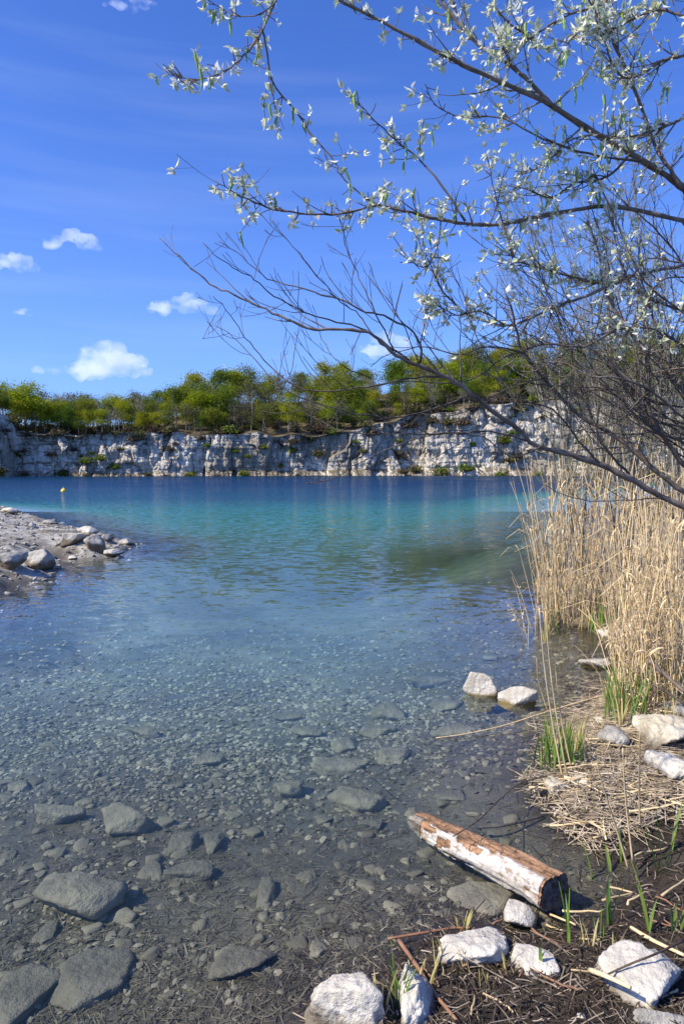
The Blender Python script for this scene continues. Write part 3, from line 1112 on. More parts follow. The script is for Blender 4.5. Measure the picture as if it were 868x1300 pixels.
BIG = [  # white rocks of the near bank
    ('white limestone boulder cut by the bottom edge, left of the pointed stone', 436, 1278, 108, 84, 'white_rock', 1, .75, 5, .2),
    ('pointed white stone at the bottom edge beside the big boulder', 528, 1272, 52, 84, 'white_rock', 22, 1.1, 5, .2),
    ('broad flat topped white stone on the mud below the log slab', 600, 1208, 98, 54, 'white_rock', 3, .45, 5, .3),
    ('small white wedge stone on dark mud, right of the broad flat stone', 679, 1224, 62, 40, 'white_rock', 44, .5, 4, .3),
    ('large pale angular block on the mud at the lower right corner', 822, 1250, 108, 84, 'white_rock', 5, .6, 5, .25),
    ('grey stone cut by the bottom right corner of the photo', 838, 1302, 70, 26, 'grey_rock', 6, .5, 4, .3),
    ('tiny white pebble on the mud near the bottom edge', 737, 1291, 12, 10, 'white_rock', 7, .8, 3, .2),
    ('grey white angular stone on the straw litter', 776, 938, 38, 34, 'grey_rock', 8, .7, 4, .2),
    ('large ochre tinged rock among dry straw at the right edge', 842, 934, 66, 56, 'yellow_rock', 9, .7, 5, .2),
    ('bright white rock on the straw at the right edge, below the ochre rock', 856, 978, 54, 46, 'white_rock', 10, .7, 5, .2),
    ('pale yellowish stone at the water edge under the green grass tuft', 706, 1000, 32, 22, 'yellow_rock', 11, .65, 4, .25),
    ('small whitish stone beside the yellowish stone at the water edge', 735, 993, 24, 20, 'yellow_rock', 12, .7, 4, .2),
    ('small ochre stone on the litter bank above the grey white stone', 760, 915, 14, 12, 'yellow_rock', 13, .7, 3, .2),
    ('small ochre stone on the litter bank beside the grass tuft', 742, 942, 14, 12, 'yellow_rock', 14, .7, 3, .2),
    ('large white rock half hidden behind the front reeds', 806, 802, 44, 36, 'white_rock', 15, .8, 4, .2),
    ('small white stone at the foot of the rear reed clump', 767, 806, 16, 12, 'white_rock', 16, .7, 3, .2),
    ('whitish stone showing through the reeds at the right edge', 851, 826, 34, 26, 'white_rock', 17, .8, 4, .2),
    ('pale stone under the dead branch at the right edge', 860, 905, 26, 24, 'grey_rock', 18, .8, 4, .2),
]
for lab, x, y, w, h, mat, sd_, hr, sub, sk in BIG:
    rock_at('limestone_rock', lab, x, y, w, h, mat, sd_, hr, sub, sk + .06, cat='rock', rough=.09, p=34, facets=11)
# stones standing in the shallow water
rock_at('limestone_rock', 'white rock with pinkish foot standing in the water, left of a pair', 610, 880, 46, 36, 'shore_rock', 31, .85, 5, .12, cat='rock', z=-.045)
rock_at('limestone_rock', 'white wedge rock standing in the water, right of a pair', 657, 893, 50, 28, 'shore_rock', 32, .62, 5, .14, cat='rock', z=-.045)
rock_at('limestone_rock', 'low white topped rock in the brown shallows near the reeds', 756, 846, 46, 20, 'shore_rock', 33, .40, 4, .2, cat='rock', z=-.04)
rock_at('limestone_rock', 'white stone tip rising from the slab under the log', 661, 1161, 44, 36, 'white_rock', 34, .5, 4, .25, cat='rock', z=0.0)
rock_at('stone_slab', 'tan submerged slab under the lower end of the log', 622, 1142, 104, 52, 'bed_rock', 35, .22, 4, .3, cat='stone', z=-.06, flat=.55)

SPIT_ROCKS = [
    ('big pale boulder with dark right side at the water edge of the spit', 46, 716, 44, 42, 'grey_rock', .85),
    ('pale boulder at the left edge beside the big spit boulder', 12, 714, 38, 26, 'grey_rock', .7),
    ('pale rounded rock on the spit, left of the rock pile at its tip', 92, 687, 36, 20, 'grey_rock', .6),
    ('tall pale rock in the middle of the pile at the tip of the spit', 121, 693, 34, 27, 'grey_rock', .85),
    ('white topped rock at the back of the pile on the spit', 111, 677, 30, 15, 'white_rock', .55),
    ('low rock at the water edge in front of the spit tip', 145, 703, 25, 13, 'white_rock', .5),
    ('outermost pointed rock off the tip of the spit', 158, 690, 24, 12, 'grey_rock', .5),
    ('dark rock at the rear of the spit pile', 136, 684, 20, 13, 'grey_rock', .6),
    ('small white stone at the water edge between the boulders of the spit', 92, 709, 15, 8, 'white_rock', .5),
    ('dark stone in the water at the left edge of the photo', 0, 766, 18, 18, 'bed_rock', .8),
    ('flat grey rock on the far shore line of the spit', 64, 664, 22, 8, 'grey_rock', .4),
    ('white rock low on the upper left of the spit', 14, 650, 26, 8, 'white_rock', .4),
    ('small rock behind the spit touching the open water', 65, 662, 12, 6, 'grey_rock', .5),
    ('tiny rock in the water behind the spit pile', 80, 665, 10, 5, 'grey_rock', .5),
]
for i, (lab, x, y, w, h, mat, hr) in enumerate(SPIT_ROCKS):
    rock_at('limestone_rock', lab, x, y, w * .88, h * .88, mat, 200 + i, hr, 4, .22, cat='rock', rough=.07)

BED = [  # stones on the lake bed that can be told apart
    ('angular tan stone with a sharp crest, brightest on the lake bed', 158, 1048, 74, 44, 'bed_rock', .55),
    ('dark elongated stone left of the sharp crested tan stone', 75, 1039, 72, 28, 'bed_rock', .42),
    ('big mossy sloping boulder on the lake bed at lower left', 100, 1142, 118, 70, 'bed_rock', .45),
    ('broad flat slab on the lake bed near the bottom left', 112, 1240, 104, 80, 'bed_rock_dark', .25),
    ('large rounded slab at the bottom left corner under water', 22, 1266, 84, 80, 'bed_rock_dark', .3),
    ('grey stone right of and below the sharp crested tan stone', 234, 1073, 44, 28, 'bed_rock_dark', .5),
    ('upright dark stone beside the grey stone in mid shallows', 271, 1073, 28, 34, 'bed_rock_dark', .8),
    ('long flat stone far out on the lake bed at left', 181, 932, 50, 18, 'bed_rock', .35),
    ('blocky stone with dark right side in the middle of the shallows', 366, 1005, 40, 32, 'bed_rock', .7),
    ('wide flat stone in the middle group of submerged stones', 432, 976, 80, 26, 'bed_rock', .28),
    ('pale squarish stone at the top of the middle submerged group', 440, 946, 40, 32, 'bed_rock', .45),
    ('angular stone with shadow in front of the white pair of rocks', 491, 908, 44, 28, 'bed_rock', .55),
    ('smooth flat stone right of the middle submerged group', 501, 963, 46, 26, 'bed_rock', .4),
    ('rectangular slab below the white pair of rocks', 575, 930, 60, 22, 'bed_rock', .28),
    ('broad stone at the bottom of the middle submerged group', 453, 1021, 78, 36, 'bed_rock', .38),
    ('flat stone just left of the white pair of rocks', 566, 897, 46, 16, 'bed_rock', .3),
    ('long low stone far right in the deeper shallows', 545, 868, 60, 14, 'bed_rock', .25),
    ('flat stone in the shallows left of the middle group', 388, 932, 44, 20, 'bed_rock', .35),
    ('small pale stone left of the sharp crested tan stone', 107, 1021, 24, 14, 'bed_rock', .5),
    ('tan yellowish stone near the bottom middle under water', 404, 1206, 28, 26, 'bed_rock', .4),
    ('upright oval stone in the lower middle shallows', 341, 1132, 32, 52, 'bed_rock_dark', .5),
    ('wide flat stone in the left middle of the shallows', 240, 1108, 66, 26, 'bed_rock_dark', .3),
    ('flat stone left of the wide flat stone, mid left shallows', 192, 1106, 38, 30, 'bed_rock_dark', .35),
    ('stone far out left with a dark right edge', 266, 968, 40, 18, 'bed_rock', .4),
    ('mound like silted stone near the bottom centre', 308, 1226, 84, 46, 'bed_rock_dark', .3),
    ('small blocky stone under the big mossy boulder', 58, 1184, 26, 28, 'bed_rock_dark', .5),
    ('stone under the thin bent branch left of the log', 470, 1048, 34, 16, 'bed_rock_dark', .4),
    ('rounded pebble just left of the log tip', 437, 1073, 18, 14, 'bed_rock_dark', .5),
    ('silted stone between log and middle group', 570, 1014, 40, 18, 'bed_rock_dark', .35),
    ('flat far stone below the spit in blue shallows', 365, 912, 40, 13, 'bed_rock', .3),
    ('stone near the left edge, half way down the shallows', 24, 1000, 34, 18, 'bed_rock', .4),
    ('broad low stone left of the white pair, far out', 480, 930, 50, 18, 'bed_rock', .3),
    ('stone at the left edge below the dark elongated stone', 6, 1090, 26, 20, 'bed_rock_dark', .4),
    ('tilted stone in front of the middle submerged group', 410, 1042, 26, 12, 'bed_rock_dark', .4),
    ('small square stone above the bottom boulder', 450, 1200, 28, 20, 'bed_rock_dark', .4),
    ('low stone right of the upright oval stone', 390, 1116, 30, 18, 'bed_rock_dark', .4),
]
for i, (lab, x, y, w, h, mat, hr) in enumerate(BED):
    rock_at('lake_bed_stone', lab, x, y, w, h, mat, 300 + i, hr, 4, .30, cat='stone', rough=.08, p=60, facets=8, flat=.4 if hr < .45 else .15)

# smaller stones on the bed: shared shapes, individual objects
PEB = [rock_mesh('lake_stone', 600 + i, (1, 1, 1), 3, M['pebble'], 10, .07, 16) for i in range(14)]
rp_ = random.Random(5)
cnt = 0
while cnt < 290:
    x, y = rp_.uniform(0, 690), 800 + 440 * rp_.random() ** 1.25
    P = on_z(x, y, -.15)
    if sdist(BANK, np.array([P[0]]), np.array([P[1]]))[0] > -.12:
        continue
    gz = ground_z(P[0], P[1])
    if gz > -.05:
        continue
    s = rp_.choice([1, 1, 1, 1.4, 1.8]) * rp_.uniform(.028, .05) * (1 + P[1] * .05)
    o = obj('lake_stone', rp_.choice(PEB), loc=(P[0], P[1], gz + s * .03), rz=rp_.uniform(0, 6.28))
    o.scale = (s * rp_.uniform(.9, 1.5), s * rp_.uniform(.7, 1.1), s * rp_.uniform(.35, .65))
    zone = ('nearest the bottom edge' if y > 1180 else 'in the lower middle' if y > 1060 else 'in the middle shallows' if y > 930 else 'in farther blue shallows')
    side = 'at left' if x < 170 else 'left of centre' if x < 340 else 'right of centre' if x < 510 else 'near the right bank'
    size = 'fist sized' if s > .06 else 'small'
    lab = size + ' silted stone on the lake bed ' + zone + ', ' + side
    tag(o, lab, 'stone', lab.replace('stone on', 'stones on'))
    cnt += 1


def scatter(name, n, fn, mat, label, seed, shapes, smooth=False):
    """many small pieces joined into one mass; fn gives x, y, scale vector, tilt for each"""
    rr = np.random.default_rng(seed)
    X, Y, SC, RZ, TL_, DZ = fn(rr, n)
    z = terrain(X, Y)[0]
    Vs, Fs, nb = [], [], 0
    which = rr.integers(0, len(shapes), len(X))
    for k, (sv, sf) in enumerate(shapes):
        id_ = np.where(which == k)[0]
        if not len(id_):
            continue
        v = sv[None] * SC[id_][:, None]
        ct, st = np.cos(TL_[id_])[:, None], np.sin(TL_[id_])[:, None]
        v = np.stack([v[..., 0] * ct - v[..., 2] * st, v[..., 1], v[..., 0] * st + v[..., 2] * ct], -1)
        c, s_ = np.cos(RZ[id_])[:, None], np.sin(RZ[id_])[:, None]
        v = np.stack([v[..., 0] * c - v[..., 1] * s_, v[..., 0] * s_ + v[..., 1] * c, v[..., 2]], -1)
        v += np.stack([X[id_], Y[id_], z[id_] + DZ[id_]], -1)[:, None]
        Vs.append(v.reshape(-1, 3))
        Fs.append((sf[None] + (np.arange(len(id_)) * len(sv))[:, None, None] + nb).reshape(-1, sf.shape[1]))
        nb += len(id_) * len(sv)
    o = obj(name, mesh_np(name, np.concatenate(Vs), np.concatenate(Fs), smooth, mat))
    return tag(o, label, kind='stuff')


def pebble_shapes(n, seed):
    out = []
    for i in range(n):
        rr = np.random.default_rng(seed + i)
        v, f = ico(1)
        nn = rr.normal(0, 1, (9, 3))
        nn /= np.linalg.norm(nn, axis=1, keepdims=True)
        q = np.maximum(v @ nn.T, 1e-3) / rr.uniform(.5, 1, 9)[None]
        out.append((v * np.minimum((q ** 14).sum(1) ** (-1 / 14), 1.35)[:, None], f))
    return out


def view_xy(rr, n, ymin, ymax, xmin, xmax, z=-.2, pw=1.0):
    x = rr.uniform(xmin, xmax, n)
    y = ymin + (ymax - ymin) * rr.random(n) ** pw
    P = np.array([on_z(a, b, z) for a, b in zip(x, y)])
    return P[:, 0], P[:, 1]


def f_gravel(rr, n):
    x, y = view_xy(rr, n, 715, 1320, -260, 800, -.2, 1.0)
    z, sb, ss = terrain(x, y, False)
    dens = np.clip(.02 + .98 * sstep(2.9, 5.4, y) + .45 * fbm(xyz(x * 1.1, y * 1.1), 2, 3), .03, 1)
    k = (z < -.03) & (sb < -.08) & (rr.random(n) < dens * sstep(13, 6, y))
    x, y = x[k], y[k]
    s = np.minimum(np.exp(rr.normal(-4.75, .5, len(x))), .016) * (1 + y * .15)
    SC = np.stack([s * rr.uniform(.8, 1.5, len(x)), s * rr.uniform(.7, 1.1, len(x)), s * rr.uniform(.2, .5, len(x))], -1)
    return x, y, SC, rr.uniform(0, 6.28, len(x)), rr.normal(0, .3, len(x)), s * .12


scatter('gravel', 68000, f_gravel, M['gravel'], 'mixed grey gravel covering the shallow lake bed', 3, pebble_shapes(8, 40))

cube_v = np.array([(-1, -1, -1), (1, -1, -1), (1, 1, -1), (-1, 1, -1), (-1, -1, 1), (1, -1, 1), (1, 1, 1), (-1, 1, 1)], float)
cube_f = np.array([(0, 3, 2, 1), (4, 5, 6, 7), (0, 1, 5, 4), (1, 2, 6, 5), (2, 3, 7, 6), (3, 0, 4, 7)])


def stem_shape(bend, seg=4, flat=1.0):   # a slim bent prism, 1 long each way
    V = []
    for k in range(seg + 1):
        t = -1 + 2 * k / seg
        for a in range(4):
            an = a * math.pi / 2 + .4
            V.append((t, math.cos(an) + bend * (1 - t * t), math.sin(an) * flat))
    F = [(k * 4 + a, k * 4 + (a + 1) % 4, k * 4 + 4 + (a + 1) % 4, k * 4 + 4 + a) for k in range(seg) for a in range(4)]
    F += [(3, 2, 1, 0), (seg * 4, seg * 4 + 1, seg * 4 + 2, seg * 4 + 3)]
    return np.array(V, float), np.array(F)


STEMS = [stem_shape(b, 4, f) for b, f in ((0, 1), (1, 1), (-2, 1), (1.5, .4), (-1, .3), (3, .3))]


def f_debris(rr, n):                     # sunken leaf scraps and stems near the bank
    x, y = view_xy(rr, n, 920, 1330, -40, 880, -.12, .9)
    z, sb, ss = terrain(x, y, False)
    k = (z < -.015) & (rr.random(n) < .25 + .75 * sstep(4.6, 2.2, y))
    x, y = x[k], y[k]
    m = len(x)
    L = np.exp(rr.normal(-3.7, .5, m))
    SC = np.stack([L, rr.uniform(.0007, .0032, m), rr.uniform(.0006, .0016, m)], -1)
    return x, y, SC, rr.uniform(0, 6.28, m), rr.normal(0, .12, m), rr.uniform(0, .006, m)


scatter('sunken_debris', 12000, f_debris, M['debris'], 'dark sunken reed scraps and leaf bits on the silt', 9, STEMS)


def f_straw(rr, n):
    x, y = view_xy(rr, n, 860, 1190, 660, 900, .05)
    z, sb, ss = terrain(x, y, False)
    k = (sb > -.10) & (y - .25 * (x - 1.2) > 3.0)
    x, y = x[k], y[k]
    m = len(x)
    L = np.exp(rr.normal(-2.9, .55, m))
    r = rr.uniform(.0012, .0038, m)
    return x, y, np.stack([L, r, r * rr.uniform(.4, 1, m)], -1), rr.normal(.2, .9, m), rr.normal(0, .13, m), rr.uniform(0, .045, m)


scatter('straw_litter', 4400, f_straw, M['straw_mat'], 'mat of broken tan reed straw on the right bank', 21, STEMS)


def f_mudlitter(rr, n):
    x, y = view_xy(rr, n, 1040, 1330, 380, 900, .03)
    z, sb, ss = terrain(x, y, False)
    k = (sb > -.35) & (rr.random(n) < .35 + .65 * sstep(-.1, .1, sb))
    x, y = x[k], y[k]
    m = len(x)
    L = np.exp(rr.normal(-3.9, .6, m))
    r = rr.uniform(.0008, .0026, m)
    return x, y, np.stack([L, r, r * rr.uniform(.3, 1, m)], -1), rr.uniform(0, 6.28, m), rr.normal(0, .16, m), rr.uniform(0, .02, m)


scatter('mud_litter', 1200, f_mudlitter, M['straw_grey'], 'weathered reed bits strewn over the dark mud', 22, STEMS)
M['rotten'] = simple('rotten_stem', (.022, .016, .011), (.09, .06, .038), 14, .6, .35, .2, .003, isl=.7)
scatter('dark_litter', 3400, f_mudlitter, M['rotten'], 'dark rotten stems strewn over the mud', 23, STEMS)


def f_rubble(rr, n):
    x = rr.uniform(-16, -3.5, n)
    y = rr.uniform(8, 32, n)
    z, sb, ss = terrain(x, y, False)
    k = (ss > -.35)
    x, y = x[k], y[k]
    m = len(x)
    s = np.exp(rr.normal(-3.9, .55, m))
    return x, y, np.stack([s * 1.3, s, s * .7], -1), rr.uniform(0, 6.28, m), rr.normal(0, .3, m), s * .15


M['rubble'] = simple('rubble', (.18, .17, .15), (.46, .44, .40), 6, .9, .15, .3, .004, isl=.5)
scatter('rubble', 14000, f_rubble, M['rubble'], 'grey stone rubble covering the spit', 24, pebble_shapes(6, 140))

# ================================================================== LOG
def log_material(name, a, b, c, sc=(1, 1, 1)):
    t = NT(name)
    p = t.coord('Object', (1.2, 9, 9))
    n1 = t.noise(p, 2.2, 6, .65, .5)
    n2 = t.noise(t.coord('Object'), 40, 4, .65)
    col = t.mix(t.ramp(n1, [(.35, 0), (.6, 1)]), a, b)
    col = t.mix(t.ramp(n2, [(.36, .8), (.50, 0)]), col, c)
    n3 = t.noise(t.coord('Object', (1, 14, 14)), 3.5, 4, .6)
    col = t.mix(t.ramp(n3, [(.36, .85), (.44, 0)]), col, c)
    return t.done(t.principled(col, .85, .2, t.bump(t.math('ADD', n1, t.math('MULTIPLY', n2, .5)), .9, .012)))


la, lb = on_z(530, 1040, -.015), on_z(702, 1132, .085)
lax = lb - la
LL = float(np.linalg.norm(lax))
log = empty('log', (la + lb) / 2)
tag(log, 'weathered split log with white bark side lying half in the water', 'log')
ex = lax / LL
ey = np.cross(np.array([0, 0, 1.0]), ex)
ey /= np.linalg.norm(ey)
ez = np.cross(ex, ey)
log.rotation_euler = Matrix((ex, ey, ez)).transposed().to_euler()
nl_, na_ = 90, 64
ul = np.linspace(-.5, .5, nl_)
an = np.linspace(0, 2 * math.pi, na_, endpoint=False)
UL, AN = np.meshgrid(ul, an, indexing='ij')
sec_n = np.array([(90, .62), (150, .9), (205, 1.0), (262, .78), (318, .95), (10, .85)])   # split cross-section
q = np.stack([np.maximum(np.cos(AN - R(a)), 1e-3) / d for a, d in sec_n], -1)
rad = (q ** 6).sum(-1) ** (-1 / 6)
taper = np.interp(ul, [-.5, -.4, -.1, .5], [.60, .78, .96, 1.05])[:, None]
pl = np.stack([UL * LL, np.cos(AN), np.sin(AN)], -1)
gr = fbm(pl * np.array([3.5, 2.2, 2.2]), 4, 7) * .24 + fbm(pl * np.array([5, 14, 14]), 3, 8) * .10 + fbm(pl * np.array([22, 9, 9]), 3, 18) * .05
LR = .084
rad = rad * taper * (1 + gr) * LR
bend = .018 * np.sin(UL * 5.0)
jag = 0
lV = np.stack([UL * LL + jag, np.cos(AN) * rad * 1.02 + bend, np.sin(AN) * rad], -1)


def ring_faces(nr, nc):
    f = []
    for i in range(nr - 1):
        for j in range(nc):
            f.append((i * nc + j, i * nc + (j + 1) % nc, (i + 1) * nc + (j + 1) % nc, (i + 1) * nc + j))
    return f


M['log_wood'] = log_material('log_wood', (.20, .105, .055), (.46, .27, .15), (.07, .045, .03))
M['log_bark'] = log_material('log_white_bark', (.40, .35, .29), (.66, .63, .585), (.26, .17, .10))
M['log_end'] = log_material('log_end_grain', (.10, .075, .055), (.22, .17, .13), (.03, .024, .02))
M['log_grey'] = log_material('log_grey_wood', (.16, .13, .105), (.30, .26, .21), (.07, .055, .045))
F = ring_faces(nl_, na_)
w_me = mesh_np('wood', lV.reshape(-1, 3), F, True, M['log_wood'])
obj('wood', w_me, log)
# bark left on the side that faces the viewer: ragged plates standing proud of the wood
cen = np.array([math.cos(R(205)), math.sin(R(205))])
rag = fbm(np.stack([UL * 7, AN * 1.6, UL * 0], -1), 4, 33)


def shell(name, lo, hi, thick, thr, mat, umin, umax):
    deg = np.degrees(AN) % 360
    keep = (deg > lo + rag * 22) & (deg < hi + rag * 22) & (UL > umin + rag * .05) & (UL < umax) & (rag > thr)
    out = lV.copy()
    k = 1 + thick / np.maximum(np.hypot(lV[..., 1], lV[..., 2]), .02)
    out[..., 1] *= k
    out[..., 2] *= k
    fs = []
    for f in F:
        if all(keep.reshape(-1)[i] for i in f):
            fs.append(f)
    me = mesh_np(name, out.reshape(-1, 3), fs, True, mat)
    bm = bmesh.new()
    bm.from_mesh(me)
    bmesh.ops.delete(bm, geom=[v for v in bm.verts if not v.link_faces], context='VERTS')
    r = bmesh.ops.extrude_face_region(bm, geom=bm.faces[:])
    for v in [g for g in r['geom'] if isinstance(g, bmesh.types.BMVert)]:
        l = math.hypot(v.co.y, v.co.z)
        s_ = (l - thick * .98) / max(l, .01)
        v.co.y *= s_
        v.co.z *= s_
    bm.normal_update()
    bmesh.ops.recalc_face_normals(bm, faces=bm.faces[:])
    bm.to_mesh(me)
    bm.free()
    return obj(name, me, log)


shell('bark', 118, 262, .006, -.12, M['log_bark'], -.36, .49)
shell('weathered_tip', 100, 330, .005, -.6, M['log_grey'], -.52, -.36)
# end grain faces
for e, nm in ((nl_ - 1, 'end_grain'), (0, 'end_grain')):
    ringp = lV[e]
    c = ringp.mean(0)
    Vc, Fc = [c + np.array([-.004 if e else .004, 0, 0])], []
    for kk in (.35, .7, .985):
        for j in range(na_):
            Vc.append(c + (ringp[j] - c) * kk + np.array([(.0015 if e else -.0015) + .004 * (1 - kk) * math.sin(j * 2.7 + kk * 20), 0, 0]))
    for j in range(na_):
        j2 = (j + 1) % na_
        Fc.append((0, 1 + j, 1 + j2))
        for r_ in range(2):
            Fc.append((1 + r_ * na_ + j, 1 + (r_ + 1) * na_ + j, 1 + (r_ + 1) * na_ + j2, 1 + r_ * na_ + j2))
    obj(nm, mesh_np(nm, np.array(Vc), [f if e else f[::-1] for f in Fc], True, M['log_end']), log)

# ================================================================== NEAR TREES
PXM = 1 / FPX


class Tree:
    def __init__(s, seed):
        s.r = np.random.default_rng(seed)
        s.buds = []

    def path3(s, pts, Y0, Y1, wig=0.012):
        n = len(pts)
        P = []
        ph = s.r.uniform(0, 6.28, 2)
        for i, (x, y) in enumerate(pts):
            f = i / max(1, n - 1)
            Y = Y0 + (Y1 - Y0) * f + .10 * math.sin(f * 5 + ph[0]) * min(1, f * 3)
            P.append(at(x, y, Y))
        P = smooth_path(np.array(P), 4)
        return P + s.r.normal(0, 1, P.shape) * np.array([wig, wig, wig]) * .12


def twig_path(r, b, d, L, up=.25, n=5, curl=.22):
    P = [b]
    d = d / np.linalg.norm(d)
    for k in range(n):
        d = d + r.normal(0, curl / n ** .5, 3) + np.array([0, 0, up / n])
        d = d / np.linalg.norm(d)
        P.append(P[-1] + d * L / n)
    return np.array(P)


def branch(mb, tr, P, r0, r1, twigs=0, tl=(.15, .5), up=.3, leaf=False, sub=2, span=(.12, 1.0), plane=.55, bias=None):
    """one limb along P with side twigs; returns nothing, buds go to tr.buds"""
    r = tr.r
    n = len(P)
    f = np.linspace(0, 1, n)
    rad = r0 + (r1 - r0) * f ** .8
    rad = rad * (1 + .10 * r.normal(0, 1, n) * (rad > .004))
    mb.tube(P, rad, 8 if r0 > .012 else 5)
    seg = np.linalg.norm(np.diff(P, axis=0), axis=1).sum()
    for k in range(twigs):
        u = r.uniform(*span)
        i = min(n - 2, int(u * (n - 1)))
        b = P[i]
        t = P[i + 1] - P[i]
        t /= np.linalg.norm(t) + 1e-9
        d = t * r.uniform(.35, 1.0) + r.normal(0, 1, 3) * np.array([.55, plane, .55])
        if bias is not None:
            d = d + np.asarray(bias)
        L = r.uniform(*tl) * (1.15 - .5 * u)
        Q = twig_path(r, b, d, L, up)
        rr0 = min(rad[i] * .55, .0045)
        mb.tube(Q, np.linspace(rr0, .0011, len(Q)), 4, False)
        if leaf:
            for q_ in (Q[-1], Q[3], Q[2]):
                tr.buds.append((q_, Q[-1] - Q[-2]))
        for j in range(r.integers(0, sub + 1)):
            i2 = r.integers(1, len(Q) - 1)
            d2 = (Q[i2 + 1] - Q[i2]) / np.linalg.norm(Q[i2 + 1] - Q[i2]) + r.normal(0, .6, 3)
            Q2 = twig_path(r, Q[i2], d2, L * r.uniform(.3, .6), up)
            mb.tube(Q2, np.linspace(rr0 * .6, .0009, len(Q2)), 3, False)
            if leaf:
                tr.buds.append((Q2[-1], Q2[-1] - Q2[-2]))
    if leaf:
        for k in range(int(seg / .05)):
            u = r.uniform(.3, 1.0)
            i = min(n - 2, int(u * (n - 1)))
            if rad[i] < .011:
                t = P[i + 1] - P[i]
                d = t / (np.linalg.norm(t) + 1e-9) * .5 + r.normal(0, .8, 3)
                Q = twig_path(r, P[i], d, r.uniform(.02, .07), .2, 3)
                mb.tube(Q, np.linspace(.0024, .0016, len(Q)), 4, False)
                tr.buds.append((Q[-1], Q[-1] - Q[-2]))
        tr.buds.append((P[-1], P[-1] - P[-2]))


PX4 = 3.3 * PXM                          # one photo pixel at the tree's distance
# ---- the leafy poplar
A = Tree(1)
pop = empty('poplar_tree', (2.75, 3.9, .25))
tag(pop, 'poplar at the right edge with unfolding silvery white leaves and hanging catkins', 'tree')
A0 = np.array([2.75, 3.9, .25])


def part(tree, name, mb, mat, origin, smooth=True):
    me = mb.mesh(name, mat, smooth)
    me.transform(Matrix.Translation((-origin[0], -origin[1], -origin[2])))
    return obj(name, me, tree)


mb = MB()
TRK = smooth_path(np.array([A0 + [0, 0, -.3], A0 + [.05, 0, .8], A0 + [-.05, .05, 1.7], A0 + [.12, 0, 2.8], A0 + [.05, -.1, 4.2]]), 5)
mb.tube(TRK, np.linspace(.13, .05, len(TRK)) * (1 + .04 * A.r.normal(0, 1, len(TRK))), 14)
part(pop, 'trunk', mb, M['bark'], A0)

